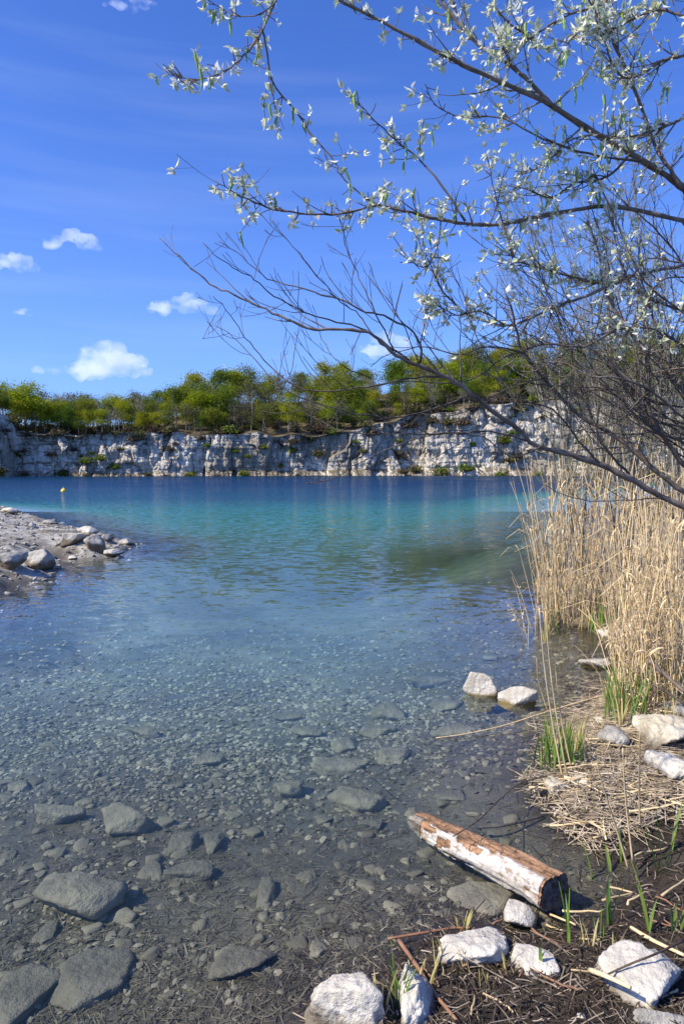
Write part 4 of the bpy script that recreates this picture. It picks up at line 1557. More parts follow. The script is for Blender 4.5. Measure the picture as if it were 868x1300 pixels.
# (points in photo pixels, start distance, end distance, thick px at start and end, twigs, twig length, leafy, start height on trunk)
PB = [
    ([(868, 240), (845, 222), (800, 195), (740, 160), (690, 128), (650, 110), (600, 88), (550, 62), (500, 35), (460, 15), (415, -8)], 3.5, 2.8, 9, 3, 9, (.15, .4), True, 1.6),
    ([(706, 140), (680, 112), (650, 86), (620, 66), (600, 50), (580, 28), (562, 2), (548, -22)], 3.25, 3.1, 5.0, 3, 10, (.12, .35), True, None),
    ([(760, -260), (620, -210), (480, -120), (390, -55), (352, -3), (333, 38), (310, 70), (285, 90), (250, 101), (213, 94)], 3.3, 2.6, 6, .9, 5, (.06, .16), True, 3.4),
    ([(333, 36), (340, 72), (345, 103), (375, 140), (395, 170), (425, 205), (432, 222), (462, 250), (485, 262)], 2.68, 2.9, 2.2, 1.6, 11, (.06, .2), True, None),
    ([(352, 0), (330, 18), (300, 20), (285, 12), (262, 0)], 2.7, 2.7, 1.5, .9, 3, (.05, .1), True, None),
    ([(868, 280), (800, 265), (760, 262), (720, 268), (680, 275), (640, 285), (600, 285), (560, 279), (530, 272), (500, 265), (475, 260), (440, 270), (400, 272), (360, 268), (330, 260), (300, 245), (272, 228)], 3.4, 2.75, 6.5, 1.0, 22, (.08, .28), True, 1.45),
    ([(812, 204), (775, 200), (735, 192), (690, 176), (640, 150), (600, 148), (575, 146), (552, 132), (538, 105)], 3.3, 3.1, 3, 1, 9, (.08, .25), True, None),
    ([(590, 280), (560, 235), (530, 200), (500, 176), (475, 152), (450, 128)], 3.0, 2.9, 3, 1, 10, (.07, .2), True, None),
    ([(868, 336), (820, 346), (760, 358), (730, 352), (700, 344), (670, 335), (652, 326), (640, 290), (628, 245), (618, 200)], 3.4, 3.2, 5.5, 1.2, 16, (.1, .32), True, 1.35),
    ([(800, 350), (745, 375), (715, 385), (690, 396), (655, 411), (630, 412), (590, 396), (562, 370), (545, 335), (532, 290)], 3.35, 3.0, 4.2, 1.2, 18, (.1, .3), True, None),
    ([(640, 412), (610, 395), (580, 400), (556, 388), (535, 382)], 3.15, 3.0, 2.2, 1, 6, (.06, .2), True, None),
    ([(560, 280), (556, 310), (542, 338), (520, 330), (500, 300)], 2.95, 2.85, 2, 1, 5, (.06, .16), True, None),
    ([(868, 70), (838, 78), (812, 94), (790, 98), (772, 70), (762, 30), (740, -15)], 3.3, 3.1, 5, 2, 13, (.12, .35), True, 2.2),
    ([(866, 239), (845, 208), (832, 188), (815, 140), (795, 90), (775, 45), (768, -10)], 3.45, 3.3, 5, 3, 12, (.12, .35), True, None),
    ([(775, 0), (740, 12), (706, 26), (672, 48), (648, 62), (625, 58)], 3.3, 3.1, 4, 1, 9, (.1, .25), True, None),
    ([(680, 50), (640, 25), (620, -10)], 3.2, 3.1, 2.5, 1.5, 6, (.1, .25), True, None),
    ([(868, 150), (830, 165), (790, 175), (755, 170), (720, 180), (690, 210), (660, 222)], 3.3, 3.2, 4.5, 1, 14, (.1, .3), True, 1.9),
    ([(800, 195), (770, 225), (730, 232), (700, 250), (670, 240), (640, 235)], 3.35, 3.2, 3.5, 1, 13, (.1, .28), True, None),
    ([(868, 20), (840, 12), (810, 20), (780, 35), (750, 30), (720, 55), (705, 80)], 3.2, 3.1, 4, 1, 12, (.1, .28), True, 2.4),
    ([(868, 395), (840, 385), (810, 372), (790, 340), (780, 300), (775, 260)], 3.4, 3.3, 4.5, 1.5, 14, (.12, .3), True, 1.2),
    ([(868, 440), (835, 420), (800, 415), (760, 425), (725, 440), (700, 470)], 3.3, 3.2, 4, 1, 10, (.12, .3), True, 1.1),
    ([(868, 590), (849, 565), (824, 520), (822, 475), (814, 440), (784, 400), (765, 360), (760, 320), (745, 280)], 3.4, 3.3, 7.5, 2, 12, (.15, .45), True, .7),
    ([(868, 625), (834, 600), (804, 572), (774, 550), (739, 530), (714, 507), (689, 480), (664, 447), (655, 420), (650, 395), (640, 370)], 3.35, 3.1, 8, 2, 12, (.15, .45), False, .55),
]
for pts, Y0, Y1, w0, w1, nt, tl, lf, hz in PB:
    P = A.path3(pts, Y0, Y1)
    if hz is not None:
        st = A0 + np.array([0, 0, hz + .2])
        P = np.vstack([smooth_path(np.array([st, (st + P[0]) / 2 + [0, 0, .02], P[0]]), 4)[:-1], P])
    mb = MB()
    nt = int(nt * (1.0 if pts[-1][0] < 520 else 2.0))
    branch(mb, A, P, w0 * .5 * Y0 * PXM * 1.1, max(w1 * .5 * Y1 * PXM, .0012), nt, tl, .28, lf, 2, (.25 if hz else .08, 1.0))
    part(pop, 'branch', mb, M['bark'] if w0 > 4 else M['bark_dark'], A0)


# leaves: pointed, folded along the midrib, silver felt outside, pale green inside
def leaf_mesh(seed, L=.040, w=.0125, fold=.5, droop=.3):
    r = np.random.default_rng(seed)
    prof = [(0, .0006), (.16, .0012), (.30, .62), (.5, 1.0), (.7, .74), (.88, .30), (1.0, .02)]
    V, F = [], []
    for t, k in prof:
        hw = k * w if k > .01 else k
        z = -droop * L * t * t
        V += [(-hw * math.cos(fold), t * L, z + hw * math.sin(fold)), (0, t * L, z), (hw * math.cos(fold), t * L, z + hw * math.sin(fold))]
    for i in range(len(prof) - 1):
        a = i * 3
        F += [(a, a + 1, a + 4, a + 3), (a + 1, a + 2, a + 5, a + 4)]
    return np.array(V) * r.uniform(.9, 1.1), F


LEAF = [leaf_mesh(i, .027 + .004 * (i % 4), .0080 + .0016 * (i % 3), .45 + .2 * (i % 4), .15 + .15 * (i % 3)) for i in range(6)]
LME = [mesh_np('leaf', v, f, True, M['silver_leaf']) for v, f in LEAF]


def to_px(P):
    d = np.asarray(P) - CAMP
    f = d @ FWD
    return 434 + FPX * d[0] / f, 650 - FPX * (d @ UP) / f


r = A.r
mats = []
buds = [b for b in A.buds if -60 < to_px(b[0])[0] < 930]
for P, d in buds:
    x, y = to_px(P)
    if r.random() > (.58 if x < 560 else .72) or y > 455:
        continue
    d = d / (np.linalg.norm(d) + 1e-9)
    for k in range(r.integers(2, 7)):
        v = d * r.uniform(.3, 1.0) + r.normal(0, .55, 3) + np.array([0, 0, r.uniform(-.75, .15)])
        v /= np.linalg.norm(v)
        up = r.normal(0, 1, 3) + np.array([-.3, -.2, -.6])
        s_ = np.cross(v, up)
        s_ /= np.linalg.norm(s_)
        n_ = np.cross(s_, v)
        mm = np.eye(4)
        mm[:3, 0], mm[:3, 1], mm[:3, 2], mm[:3, 3] = s_, v, n_, P
        sc = r.uniform(.6, 1.3)
        mm[:3, :3] *= sc
        inside = 0 < x < 868 and 0 < y
        mats.append((mm, r.integers(0, 6), sc if inside else 0))
mats.sort(key=lambda q: -q[2])
for mm, k, _ in mats[:300]:
    o = obj('leaf', LME[k], pop)
    o.matrix_local = Matrix.Translation((-A0[0], -A0[1], -A0[2])) @ Matrix(mm.tolist())
mb = MB()
for mm, k, _ in mats[300:]:
    v, f = LEAF[k]
    mb.add(v @ mm[:3, :3].T + mm[:3, 3], f)
o = part(pop, 'foliage', mb, M['silver_leaf'], A0)
o['kind'] = 'stuff'
print('leaves', len(mats), 'buds', len(buds))

# catkins
def catkin_mesh(seed, L):
    r_ = np.random.default_rng(seed)
    m_ = MB()
    n = 26
    t = np.linspace(0, 1, n)
    P = np.stack([.006 * np.sin(t * 4 + seed), .006 * np.cos(t * 3), -t * L], -1)
    rad = .0044 * np.sin(np.clip(t * 1.05 + .06, 0, 1) * math.pi) ** .45 * (1 + .30 * np.cos(np.arange(n) * math.pi))
    m_.tube(P, np.maximum(rad, .0008), 7)
    return m_.mesh('catkin', M['catkin'])


CAT = [catkin_mesh(i, .055 + .008 * i) for i in range(4)]
zones = [(330, 60, 140, 100, 20), (440, 260, 170, 60, 9), (560, 270, 120, 120, 6), (700, 130, 180, 150, 34), (820, 60, 120, 120, 18), (790, 270, 110, 90, 12), (480, 190, 120, 90, 6)]
used = 0
for cx, cy, wx, wy_, n in zones:
    c = [b for b in buds if abs(to_px(b[0])[0] - cx) < wx and abs(to_px(b[0])[1] - cy) < wy_]
    for k in range(min(n, len(c))):
        P, d = c[r.integers(0, len(c))]
        o = obj('catkin', CAT[r.integers(0, 4)], pop, P - A0, r.uniform(0, 6.28))
        s_ = r.uniform(.75, 1.15)
        o.scale = (s_, s_, s_)
        o.rotation_euler = (r.normal(0, .12), r.normal(0, .12), r.uniform(0, 6.28))

# ---- the bare tree with long low arching branches
B = Tree(2)
B0 = np.array([2.45, 3.35, .22])
bare = empty('bare_tree', B0)
tag(bare, 'bare tree at the right edge with long thin leafless branches arching low over the water', 'tree')
mb = MB()
TRK = smooth_path(np.array([B0 + [0, 0, -.3], B0 + [-.02, 0, .5], B0 + [.05, .05, 1.3], B0 + [.25, 0, 2.3]]), 5)
mb.tube(TRK, np.linspace(.085, .03, len(TRK)), 12)
part(bare, 'trunk', mb, M['bark'], B0)
BB = [
    ([(868, 645), (829, 625), (794, 605), (754, 587), (714, 575), (679, 565), (654, 542), (629, 525), (599, 500), (569, 480), (534, 465), (509, 455), (484, 435), (464, 420), (425, 418), (390, 416), (354, 400), (323, 386), (288, 371), (260, 355), (229, 326), (204, 304)], 3.2, 2.7, 9.0, 1.1, 10, (.12, .4), .45),
    ([(534, 463), (530, 428), (495, 404), (464, 396), (429, 379), (401, 371), (366, 361), (339, 353), (307, 326), (277, 306)], 2.95, 2.7, 3, .9, 9, (.1, .3), None),
    ([(520, 458), (472, 424), (445, 412), (409, 404), (378, 392), (347, 375), (323, 355), (296, 339), (276, 326), (256, 307)], 2.9, 2.65, 2.5, .8, 9, (.1, .3), None),
    ([(560, 478), (530, 479), (480, 488), (430, 495), (385, 494), (349, 472), (323, 443), (311, 428), (292, 400), (270, 375)], 2.95, 2.7, 2.6, .8, 8, (.1, .35), None),
    ([(600, 500), (560, 515), (510, 530), (470, 528), (430, 520), (370, 500), (340, 475), (319, 451), (296, 428), (273, 412)], 3.0, 2.75, 2.4, .8, 8, (.1, .35), None),
    ([(472, 424), (456, 400), (433, 384), (409, 357), (386, 330), (366, 306), (345, 279)], 2.85, 2.7, 1.6, .8, 5, (.08, .22), None),
    ([(500, 445), (492, 428), (472, 388), (456, 353), (441, 318), (435, 287), (425, 255)], 2.9, 2.75, 2, .9, 8, (.08, .25), None),
    ([(534, 465), (523, 439), (503, 396), (480, 365), (468, 332)], 2.9, 2.8, 1.6, .8, 4, (.08, .2), None),
    ([(470, 480), (440, 468), (425, 455), (409, 431), (396, 388)], 2.85, 2.75, 1.5, .8, 3, (.08, .2), None),
    ([(677, 562), (640, 551), (603, 548), (559, 551), (510, 563), (454, 588), (423, 608), (389, 614)], 3.1, 2.8, 2.6, .9, 5, (.08, .22), None),
    ([(609, 549), (565, 551), (504, 551), (435, 548), (404, 532), (355, 511), (335, 492)], 3.05, 2.8, 1.9, .8, 6, (.1, .25), None),
    ([(690, 565), (650, 580), (609, 553), (575, 568), (547, 583)], 3.1, 2.95, 2, .9, 4, (.08, .2), None),
    ([(664, 447), (620, 440), (580, 450), (540, 440), (500, 447), (470, 465)], 3.05, 2.9, 2.4, .9, 7, (.1, .3), None),
    ([(780, 420), (740, 440), (690, 437), (640, 455), (590, 485), (520, 484), (490, 490)], 3.2, 2.95, 3.2, .9, 10, (.1, .35), None),
    ([(868, 530), (830, 500), (790, 480), (750, 478), (710, 460), (680, 470), (630, 500)], 3.2, 3.0, 4.2, 1, 14, (.12, .35), .9),
    ([(868, 560), (820, 540), (780, 500), (740, 490), (700, 490), (660, 488), (600, 520), (560, 530)], 3.25, 3.0, 4, 1, 14, (.12, .35), .8),
    ([(868, 470), (845, 480), (815, 505), (790, 530), (770, 540), (735, 545), (700, 535)], 3.25, 3.1, 4, 1, 12, (.12, .3), 1.1),
    ([(868, 500), (850, 470), (830, 410), (815, 360), (790, 300), (770, 250)], 3.3, 3.3, 4.5, 1.4, 14, (.12, .4), 1.0),
    ([(800, 605), (770, 570), (745, 520), (730, 470), (715, 420), (690, 360), (680, 310)], 3.2, 3.1, 3.2, 1, 12, (.12, .4), None),
    ([(760, 588), (735, 560), (700, 520), (650, 500), (625, 460), (600, 420), (590, 380), (570, 340)], 3.15, 3.0, 2.6, .9, 10, (.1, .35), None),
    ([(840, 632), (800, 634), (750, 636), (715, 628), (690, 615)], 3.15, 3.0, 1.8, .9, 3, (.06, .15), None),
]
rb = random.Random(77)
for k in range(16):                       # the tangle of thin shoots that fills the right side
    y0, x1, y1 = rb.uniform(330, 610), rb.uniform(600, 780), rb.uniform(180, 500)
    pts = [(868 + 10, y0)]
    for f in (.25, .5, .75, 1.0):
        pts.append((868 + (x1 - 868) * f + rb.gauss(0, 9), y0 + (y1 - y0) * f ** 1.4 + rb.gauss(0, 9)))
    Ya = rb.uniform(3.2, 3.7)
    BB.append((pts, Ya, Ya - rb.uniform(0, .3), rb.uniform(2.0, 3.6), .9, 7, (.12, .42), rb.uniform(.5, 1.5)))
for pts, Y0, Y1, w0, w1, nt, tl, hz in BB:
    P = B.path3(pts, Y0, Y1, .02)
    if hz is not None:
        st = B0 + np.array([0, 0, hz])
        P = np.vstack([smooth_path(np.array([st, (st + P[0]) / 2, P[0]]), 4)[:-1], P])
    mb = MB()
    nt = int(nt * (1.3 if pts[-1][0] < 520 else 2.2))
    branch(mb, B, P, w0 * .5 * Y0 * PXM * 1.1, max(w1 * .5 * Y1 * PXM, .0013), nt, tl, .45, False, 3, (.25 if hz else .1, 1.0), .45, (-.15, 0, .25))
    part(bare, 'branch', mb, M['bark'] if w0 > 4 else M['bark_dark'], B0)

# ---- slender willow saplings behind the reeds: fine upright twigs with green tips
def willow(seed, base, H, label, spread, nst=6, ntw=26):
    T = Tree(seed)
    r_ = T.r
    e = empty('willow_tree', base)
    tag(e, label, 'tree')
    lv = MB()
    for s_ in range(nst):
        a = r_.uniform(0, 6.28)
        top = np.array([math.cos(a) * spread * r_.uniform(.3, 1), math.sin(a) * spread * r_.uniform(.2, .8), H * r_.uniform(.75, 1)])
        P = smooth_path(np.array([[0, 0, -.2], top * .3 + r_.normal(0, .06, 3), top * .65 + r_.normal(0, .1, 3), top]), 7)
        mb_ = MB()
        mb_.tube(P, np.linspace(.022, .003, len(P)), 6)
        for k in range(ntw):
            u = r_.uniform(.25, 1)
            i = min(len(P) - 2, int(u * (len(P) - 1)))
            t = P[i + 1] - P[i]
            t /= np.linalg.norm(t)
            Q = twig_path(r_, P[i], t + r_.normal(0, .55, 3), r_.uniform(.4, 1.3) * (1.2 - .6 * u), .5, 6)
            mb_.tube(Q, np.linspace(.006, .0018, len(Q)), 3, False)
            for j in range(3):
                i2 = r_.integers(1, 5)
                Q2 = twig_path(r_, Q[i2], Q[i2 + 1] - Q[i2] + r_.normal(0, .08, 3), r_.uniform(.25, .6), .4, 5)
                mb_.tube(Q2, np.linspace(.0036, .0014, len(Q2)), 3, False)
                for q_ in range(7):
                    c = Q2[r_.integers(1, len(Q2))] + r_.normal(0, .01, 3)
                    d = r_.normal(0, 1, 3) + np.array([0, 0, .8])
                    d = d / np.linalg.norm(d) * r_.uniform(.014, .03)
                    sd2 = np.cross(d, r_.normal(0, 1, 3))
                    sd2 = sd2 / np.linalg.norm(sd2) * .0055
                    lv.add([c, c + d * .5 + sd2, c + d, c + d * .5 - sd2], [(0, 1, 2, 3)])
        o_ = obj('stem', mb_.mesh('stem', M['bark_grey']), e)
    o_ = obj('foliage', lv.mesh('foliage', M['willow_leaf'], False), e)
    o_['kind'] = 'stuff'
    return e


for k, (x, Y, H, sp_, nst_, lab) in enumerate(((735, 10.5, 6.0, 1.5, 9, 'slender willow with fine green twigs behind the reeds, leftmost of three'),
                                             (800, 9.0, 5.6, 1.3, 10, 'slender willow with fine green twigs behind the reeds, middle of three'),
                                             (880, 8.2, 5.6, 1.4, 10, 'slender willow with fine green twigs behind the reeds, rightmost of three'))):
    c = at(x, 700, Y)
    willow(70 + k, (c[0], c[1], ground_z(c[0], c[1])), H, lab, sp_, nst_, 30)

# ================================================================== REEDS
def reed_shape(seed, leaves=True):
    r_ = np.random.default_rng(seed)
    m_ = MB()
    bend = r_.uniform(.01, .10)
    t = np.linspace(0, 1, 8)
    P = np.stack([bend * t ** 2.2, .03 * np.sin(t * 4 + seed) * t, t - .05 * bend * t ** 2], -1)
    if seed % 5 == 0:                    # snapped top
        P[6] = P[5] + np.array([.10, .02, .05])
        P[7] = P[6] + np.array([.12, .03, -.06])
    m_.tube(P, np.interp(t, [0, .7, 1], [.0030, .0024, .0010]), 5)
    if leaves:
        for k in range(r_.integers(2, 6)):
            u = r_.uniform(.25, .92)
            i = min(6, int(u * 7))
            a = r_.uniform(0, 6.28)
            d = np.array([math.cos(a) * .5, math.sin(a) * .5, r_.uniform(.5, 1.3)])
            L = r_.uniform(.06, .16)
            Q = np.array([P[i] + d * L * s - np.array([0, 0, .35 * L * s * s * 2]) for s in np.linspace(0, 1, 5)])
            sd_ = np.cross(d, [0, 0, 1.0])
            sd_ /= np.linalg.norm(sd_)
            m_.strip(Q, np.array([.0016, .0036, .0040, .0026, .0003]), sd_)
    V = np.concatenate(m_.V)
    return V, m_.F


RS = [reed_shape(i) for i in range(16)]
RME = [mesh_np('reed_stalk', v, f, True, M['straw_obj']) for v, f in RS]
rd = np.random.default_rng(12)
reeds = []                                # x, y, height, lean direction, lean, in-view score


def add_reeds(n, x0, x1, y0, y1, h0, h1, leanx=0.0, spread=.10, z=0.0):
    for k in range(n):
        px_ = rd.uniform(x0, x1)
        py_ = rd.uniform(y0, y1)
        P = on_z(px_, py_, z)
        g = ground_z(P[0], P[1])
        lx_ = rd.normal(leanx, spread)
        ly_ = rd.normal(-.02, spread)
        reeds.append((P[0], P[1], min(g, .3) - .03, h0 + (h1 - h0) * rd.random() ** 1.5, lx_, ly_))


add_reeds(120, 692, 800, 774, 800, 1.2, 2.2, -.03, .08)
add_reeds(46, 682, 720, 768, 796, 1.0, 2.0, -.07, .09)
add_reeds(80, 730, 880, 745, 772, 1.3, 2.2, -.02, .09)
add_reeds(100, 788, 890, 820, 880, 1.0, 1.9, -.02, .09, .1)
add_reeds(80, 778, 880, 872, 910, .9, 1.6, -.05, .10, .1)
add_reeds(64, 810, 950, 780, 830, 1.3, 2.2, 0, .09, .1)
add_reeds(12, 664, 684, 788, 806, .35, .9, -.12, .12)
add_reeds(110, 690, 810, 776, 799, .25, .9, -.05, .28, .0)
add_reeds(150, 778, 890, 850, 905, .25, .9, -.05, .28, .08)


def reed_matrix(p):
    x, y, z, h, lx_, ly_ = p
    zax = Vector((lx_, ly_, 1)).normalized()
    a = math.atan2(ly_, lx_) + rd.normal(0, .5)
    xa = Vector((math.cos(a), math.sin(a), 0))
    ya = zax.cross(xa).normalized()
    xa = ya.cross(zax)
    m_ = Matrix((xa, ya, zax)).transposed().to_4x4()
    w_ = .85 * (1.0 if h > 1 else 1.7) * rd.uniform(.8, 1.35)
    m_ = Matrix.Translation((x, y, z)) @ m_ @ Matrix.Diagonal((1.15 * w_ * max(h / 2, .35) * 1.7, 1.15 * w_ * max(h / 2, .35) * 1.7, h, 1))
    return m_


order = sorted(range(len(reeds)), key=lambda i: -(reeds[i][3] / reeds[i][1]) * (1 if to_px(np.array(reeds[i][:3]))[0] < 860 else .2))
own = set(order[:296])
V_, F_, nb = [], [], 0
for i, p in enumerate(reeds):
    k = int(rd.integers(0, 16))
    m_ = reed_matrix(p)
    if i in own:
        o = obj('reed_stalk', RME[k])
        o.matrix_world = m_
        clump = 'rear clump' if p[1] > 6.6 else 'front clump'
        how = 'snapped topped' if k % 5 == 0 else 'left leaning' if p[4] < -.12 else 'right leaning' if p[4] > .05 else 'upright'
        tallness = 'tall' if p[3] > 2.1 else 'mid height' if p[3] > 1.6 else 'shorter'
        lab = tallness + ' ' + how + ' dry reed stalk in the ' + clump + (' left edge' if to_px(np.array(p[:3]))[0] < 740 else ' centre' if to_px(np.array(p[:3]))[0] < 820 else ' right side')
        tag(o, lab, 'reed', lab.replace('stalk', 'stalks'))
    else:
        a = np.array(m_)
        v, f = RS[k]
        V_.append(v @ a[:3, :3].T + a[:3, 3])
        F_ += [tuple(j + nb for j in q_) for q_ in f]
        nb += len(v)
tag(obj('reed_thicket', mesh_np('reed_thicket', np.concatenate(V_), F_, True, M['straw'])), 'dense mass of dry reed stalks behind and between the taller ones', kind='stuff')


def stalk(name, label, pts, r0, r1, mat, cat, zs=None, group=None, sides=6):
    """a single stem traced through photo pixels, each with its distance"""
    P = smooth_path(np.array([at(*p) for p in pts]), 5)
    m_ = MB()
    m_.tube(P - P[0], np.linspace(r0, r1, len(P)), sides)
    return tag(obj(name, m_.mesh(name, mat), loc=P[0]), label, cat, group)


def zp(x, y, z):                           # photo pixel on a level z -> (x, y, distance)
    return (x, y, float(on_z(x, y, z)[1]))


def tall(label, x0, y0, x1, y1, z=.02, bow=4):
    D = float(on_z(x0, y0, z)[1])
    stalk('reed_stalk', label, [(x0, y0 + 6, D), ((x0 * 2 + x1) / 3 - bow, (y0 * 2 + y1) / 3, D), ((x0 + x1 * 2) / 3 - bow, (y0 + y1 * 2) / 3, D - .05), (x1, y1, D - .1)], .0052, .0026, M['straw_obj'], 'reed')


tall('tall leaning reed stalk rising from the green tuft, leftmost of three', 716, 995, 684, 772)
tall('tall leaning reed stalk rising from the green tuft, middle of three', 722, 992, 692, 776)
tall('tall leaning reed stalk rising from the green tuft, right of three', 729, 988, 704, 835)
tall('short pale reed stub leaning left at the water edge by the tuft', 696, 900, 681, 836, -.02)
tall('thin reed stalk standing alone on the straw bank', 803, 1090, 790, 950, .05, 2)
tall('thin reed stalk leaning on the straw bank, left of the lone one', 798, 1100, 757, 970, .05, 1)
tall('slim reed stalk at the right edge of the straw bank', 812, 1060, 812, 930, .05, 1)

# fallen stems that can be picked out
def lying(name, label, pts, r0, mat, cat, r1=None):
    stalk(name, label, [zp(x, y, z) for x, y, z in pts], r0, r1 or r0 * .7, mat, cat)


lying('fallen_reed', 'long pale fallen reed reaching from the bank out over the water', [(778, 880, .10), (740, 890, .09), (690, 905, .06), (640, 921, .03), (590, 932, .015), (553, 937, .01)], .0055, M['straw_obj'], 'reed')
lying('dead_reed', 'rust brown stem slanting across the mud between the bottom rocks', [(506, 1194, .03), (530, 1228, .05), (552, 1262, .06), (580, 1296, .07)], .008, M['rust_stem'], 'stem')
lying('dead_reed', 'brown stem lying level along the water edge above the broad white stone', [(492, 1192, .01), (540, 1184, .02), (585, 1178, .02), (640, 1184, .03)], .005, M['rust_stem'], 'stem')
lying('dead_reed', 'pale stem lying on the lower right pale block', [(749, 1232, .10), (770, 1240, .15), (800, 1254, .17)], .009, M['straw_obj'], 'stem')
lying('dead_reed', 'dark thin stick crossing above the lower right pale block', [(868, 1194, .16), (830, 1212, .18), (795, 1226, .15), (740, 1252, .10)], .004, M['twig'], 'stick')
lying('dead_reed', 'bleached flat stem lying near the bottom edge', [(632, 1282, .06), (680, 1283, .06), (725, 1284, .06), (780, 1286, .07)], .006, M['straw_obj'], 'stem')
lying('dead_reed', 'wide dry reed blade on the mud right of the green shoots', [(800, 1178, .06), (830, 1195, .07), (868, 1213, .09)], .008, M['straw_obj'], 'reed')
lying('dead_reed', 'dead brown branch jutting over the rocks at the right edge', [(822, 838, .50), (842, 855, .46), (868, 878, .42)], .016, M['bark'], 'branch')
lying('dead_reed', 'second dead branch jutting at the right edge, below the first', [(828, 868, .42), (848, 880, .38), (868, 894, .34)], .010, M['bark_dark'], 'branch')
lying('sunken_stick', 'thin dark forked twig reaching over the log from the bank', [(694, 985, .10), (659, 995, .09), (634, 1015, .10), (606, 1042, .16), (575, 1062, .15)], .004, M['twig'], 'twig')
lying('sunken_stick', 'dark twig in the brown water above the log end', [(608, 1050, -.03), (640, 1048, -.02), (690, 1036, -.02)], .008, M['twig'], 'twig')
lying('sunken_stick', 'thin submerged twig running left of the log', [(430, 1150, -.08), (470, 1165, -.07), (520, 1188, -.05), (560, 1200, -.03)], .0035, M['twig'], 'twig')
lying('sunken_stick', 'thin dark twig arching through the middle submerged stones', [(500, 990, -.02), (470, 985, .0), (440, 960, -.02), (425, 955, -.05)], .003, M['twig'], 'twig')
lying('sunken_stick', 'dark stick on the lake bed under the middle stones', [(395, 1085, -.14), (430, 1060, -.13), (470, 1070, -.12), (510, 1062, -.12)], .003, M['twig'], 'twig')
fl = random.Random(44)
for k in range(46):                        # countable straws on top of the mat
    x, y = fl.uniform(700, 868), fl.uniform(935, 1150)
    a = fl.gauss(.1, .6)
    L = fl.uniform(25, 75)
    P0 = on_z(x, y, .08)
    if sdist(BANK, P0[None, 0], P0[None, 1])[0] < -.05:
        continue
    m_ = MB()
    l_ = L * P0[1] * PXM
    Q = np.array([[t * l_, math.sin(t * 3) * l_ * fl.uniform(-.06, .06), t * l_ * .04] for t in np.linspace(-.5, .5, 6)])
    m_.tube(Q, np.linspace(.0052, .0034, 6), 5)
    o = obj('fallen_reed', m_.mesh('fallen_reed', M['straw_obj']), loc=(P0[0], P0[1], ground_z(P0[0], P0[1]) + .035), rz=a)
    o.rotation_euler = (0, fl.gauss(0, .1), a)
    zone = ('near the grey white stone' if y < 990 else 'beside the bright white rock' if y < 1050 else 'at the lower edge of the mat') + (', left half' if x < 785 else ', right half')
    lab = ('long ' if L > 50 else 'short ') + 'broken reed on the straw mat ' + zone
    tag(o, lab, 'reed', lab.replace('reed on', 'reeds on'))
fl = random.Random(45)
for k in range(40):
    x, y = fl.uniform(500, 868), fl.uniform(1150, 1300)
    mk = fl.choice(['rust_stem', 'straw_obj', 'twig', 'rust_stem'])
    P0 = on_z(x, y, .05)
    l_ = fl.uniform(20, 60) * P0[1] * PXM
    m_ = MB()
    Q = np.array([[t * l_, math.sin(t * 3) * l_ * fl.uniform(-.08, .08), t * l_ * .03] for t in np.linspace(-.5, .5, 6)])
    m_.tube(Q, np.linspace(.0045, .003, 6), 5)
    o = obj('reed_straw', m_.mesh('reed_straw', M[mk]), loc=(P0[0], P0[1], ground_z(P0[0], P0[1]) + .012))
    o.rotation_euler = (0, fl.gauss(0, .1), fl.uniform(0, 6.28))
    where = ('left of the wedge stone' if x < 640 else 'between wedge stone and pale block' if x < 770 else 'around the pale block') + (', upper' if y < 1215 else ', lower')
    lab = {'rust_stem': 'rust brown', 'straw_obj': 'pale tan', 'twig': 'blackish'}[mk] + ' broken stem on the mud ' + where
    tag(o, lab, 'stem', lab.replace('stem on', 'stems on'))

# ================================================================== GREEN SHOOTS
def tuft(label, x, y, n, h, spread, z, mat, seed, wid=.006, lean=(0, 0), cat='reed shoot', group=None, name='reed_shoot', bend=.25):
    r_ = np.random.default_rng(seed)
    P0 = on_z(x, y, z)
    P0[2] = ground_z(P0[0], P0[1]) - .01
    e = empty(name, P0)
    tag(e, label, cat, group)
    for k in range(n):
        b = np.array([r_.normal(0, spread), r_.normal(0, spread * .7), 0])
        L = h * r_.uniform(.55, 1.1)
        a = r_.uniform(0, 6.28)
        d = np.array([math.cos(a) * bend + lean[0], math.sin(a) * bend + lean[1], 1.0])
        t = np.linspace(0, 1, 7)
        Q = np.stack([b[0] + d[0] * L * t ** 1.6, b[1] + d[1] * L * t ** 1.6, L * (t - .12 * bend * t ** 3)], -1)
        sd_ = np.cross(d, r_.normal(0, 1, 3))
        sd_[2] *= .2
        sd_ /= np.linalg.norm(sd_)
        m_ = MB()
        w_ = wid * r_.uniform(.7, 1.2) * np.array([.55, .8, 1, 1, .8, .5, .05])
        fold = np.cross(sd_, d / np.linalg.norm(d)) * wid * .35
        m_.strip(Q, w_, sd_)
        V = np.concatenate(m_.V)
        V[:7] += fold
        V[7:] += fold
        V = np.concatenate([V, Q])
        F_ = [(i, i + 1, 15 + i, 14 + i) for i in range(6)] + [(14 + i, 15 + i, 8 + i, 7 + i) for i in range(6)]
        obj('blade', mesh_np('blade', V, F_, True, M[mat]), e)


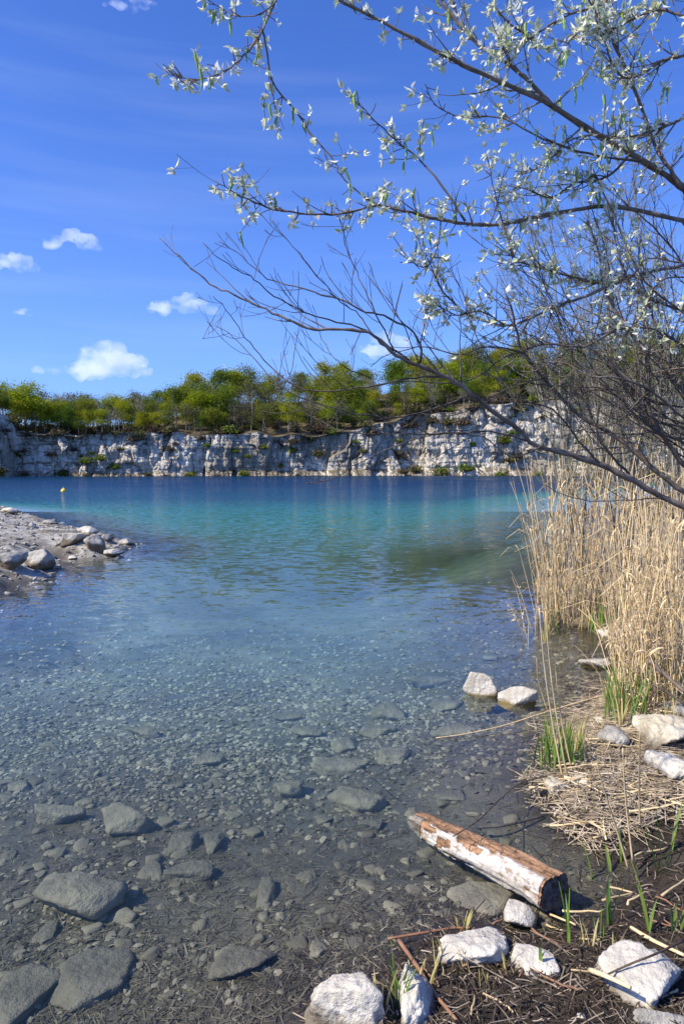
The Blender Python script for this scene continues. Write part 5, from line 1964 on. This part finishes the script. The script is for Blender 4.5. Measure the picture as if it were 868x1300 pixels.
tuft('green grass tuft growing in the water at the tip of the straw bank', 708, 982, 52, .34, .075, .0, 'shoot', 1, .0055, (0, 0), 'grass', None, 'grass_tuft', .16)
tuft('grass tuft at the foot of the three tall reed stalks', 730, 962, 34, .26, .065, .03, 'shoot_dry', 2, .0045, (0, 0), 'grass', None, 'grass_tuft', .22)
SHOOTS = [(788, 1085, 2, .30, 'straight green shoot in the brown shallows, left of the shoots by the bank'), (752, 1095, 1, .22, 'short green shoot standing alone in the shallows'),
          (772, 1092, 1, .18, 'short green shoot between two taller ones in the shallows'), (838, 1105, 3, .26, 'group of green blades in the shallows near the right edge'),
          (770, 1165, 3, .24, 'fan of green blades on the mud below the log end'), (725, 1190, 3, .22, 'bright green shoot leaning left just below the end of the log'),
          (826, 1190, 3, .26, 'bright green upright shoot on the mud near the right edge'), (760, 1195, 3, .15, 'low pale green shoot on the mud'),
          (858, 1192, 3, .15, 'green shoot at the right edge above the pale block'), (690, 1240, 2, .12, 'small shoot in front of the white wedge stone'),
          (855, 1085, 2, .22, 'green shoot at the right edge of the shallows')]
for i, (x, y, n, h, lab) in enumerate(SHOOTS):
    tuft(lab, x, y, n, h, .012, .03, 'shoot', 30 + i, .0075, (-.25 if 'leaning left' in lab else 0, 0))
DRY = [(592, 1178, 10, .10, 'stubby pale grass clump at the edge of the slab under the log'), (508, 1280, 12, .20, 'green and tan grass between the two bottom white boulders'),
       (560, 1228, 4, .12, 'thin yellow shoots left of the broad white stone'), (586, 1242, 4, .10, 'yellow shoots in front of the broad white stone'),
       (645, 1240, 4, .12, 'pale shoots between the broad stone and the wedge stone'), (545, 1255, 5, .14, 'pale dry blades beside the pointed white stone'),
       (610, 1262, 4, .08, 'short orange tipped sprouts on the mud near the bottom'), (745, 1205, 6, .12, 'withered grass clump on the mud below the log'),
       (790, 1225, 6, .10, 'withered blades beside the pale block'), (480, 1290, 7, .16, 'dry blades at the right side of the bottom boulder')]
for i, (x, y, n, h, lab) in enumerate(DRY):
    tuft(lab, x, y, n, h, .022, .03, 'shoot_dry' if i != 1 else 'shoot', 60 + i, .0038, (0, 0), 'grass', None, 'grass_tuft', .3)
fl = random.Random(9)
for k in range(26):                        # blades pushing up through the front reeds
    x, y = fl.uniform(770, 868), fl.uniform(868, 925)
    mk = fl.choice(['shoot', 'shoot_dry'])
    tuft(('green' if mk == 'shoot' else 'pale yellow') + ' blades sprouting at the foot of the front reeds' + (', left' if x < 800 else ', middle' if x < 835 else ', right'), x, y, 5, fl.uniform(.2, .42), .03, .1, mk, 400 + k, .005, (0, 0), 'grass', ('green' if mk == 'shoot' else 'pale yellow') + ' sprouts at the foot of the front reeds' + (', left' if x < 800 else ', middle' if x < 835 else ', right'), 'grass_tuft')
for k in range(14):
    x, y = fl.uniform(690, 790), fl.uniform(786, 804)
    tuft('green blades sprouting at the foot of the rear reed clump', x, y, 6, fl.uniform(.2, .4), .04, .0, fl.choice(['shoot', 'shoot_dry']), 440 + k, .006, (0, 0), 'grass', 'green sprouts at the foot of the rear reeds', 'grass_tuft')
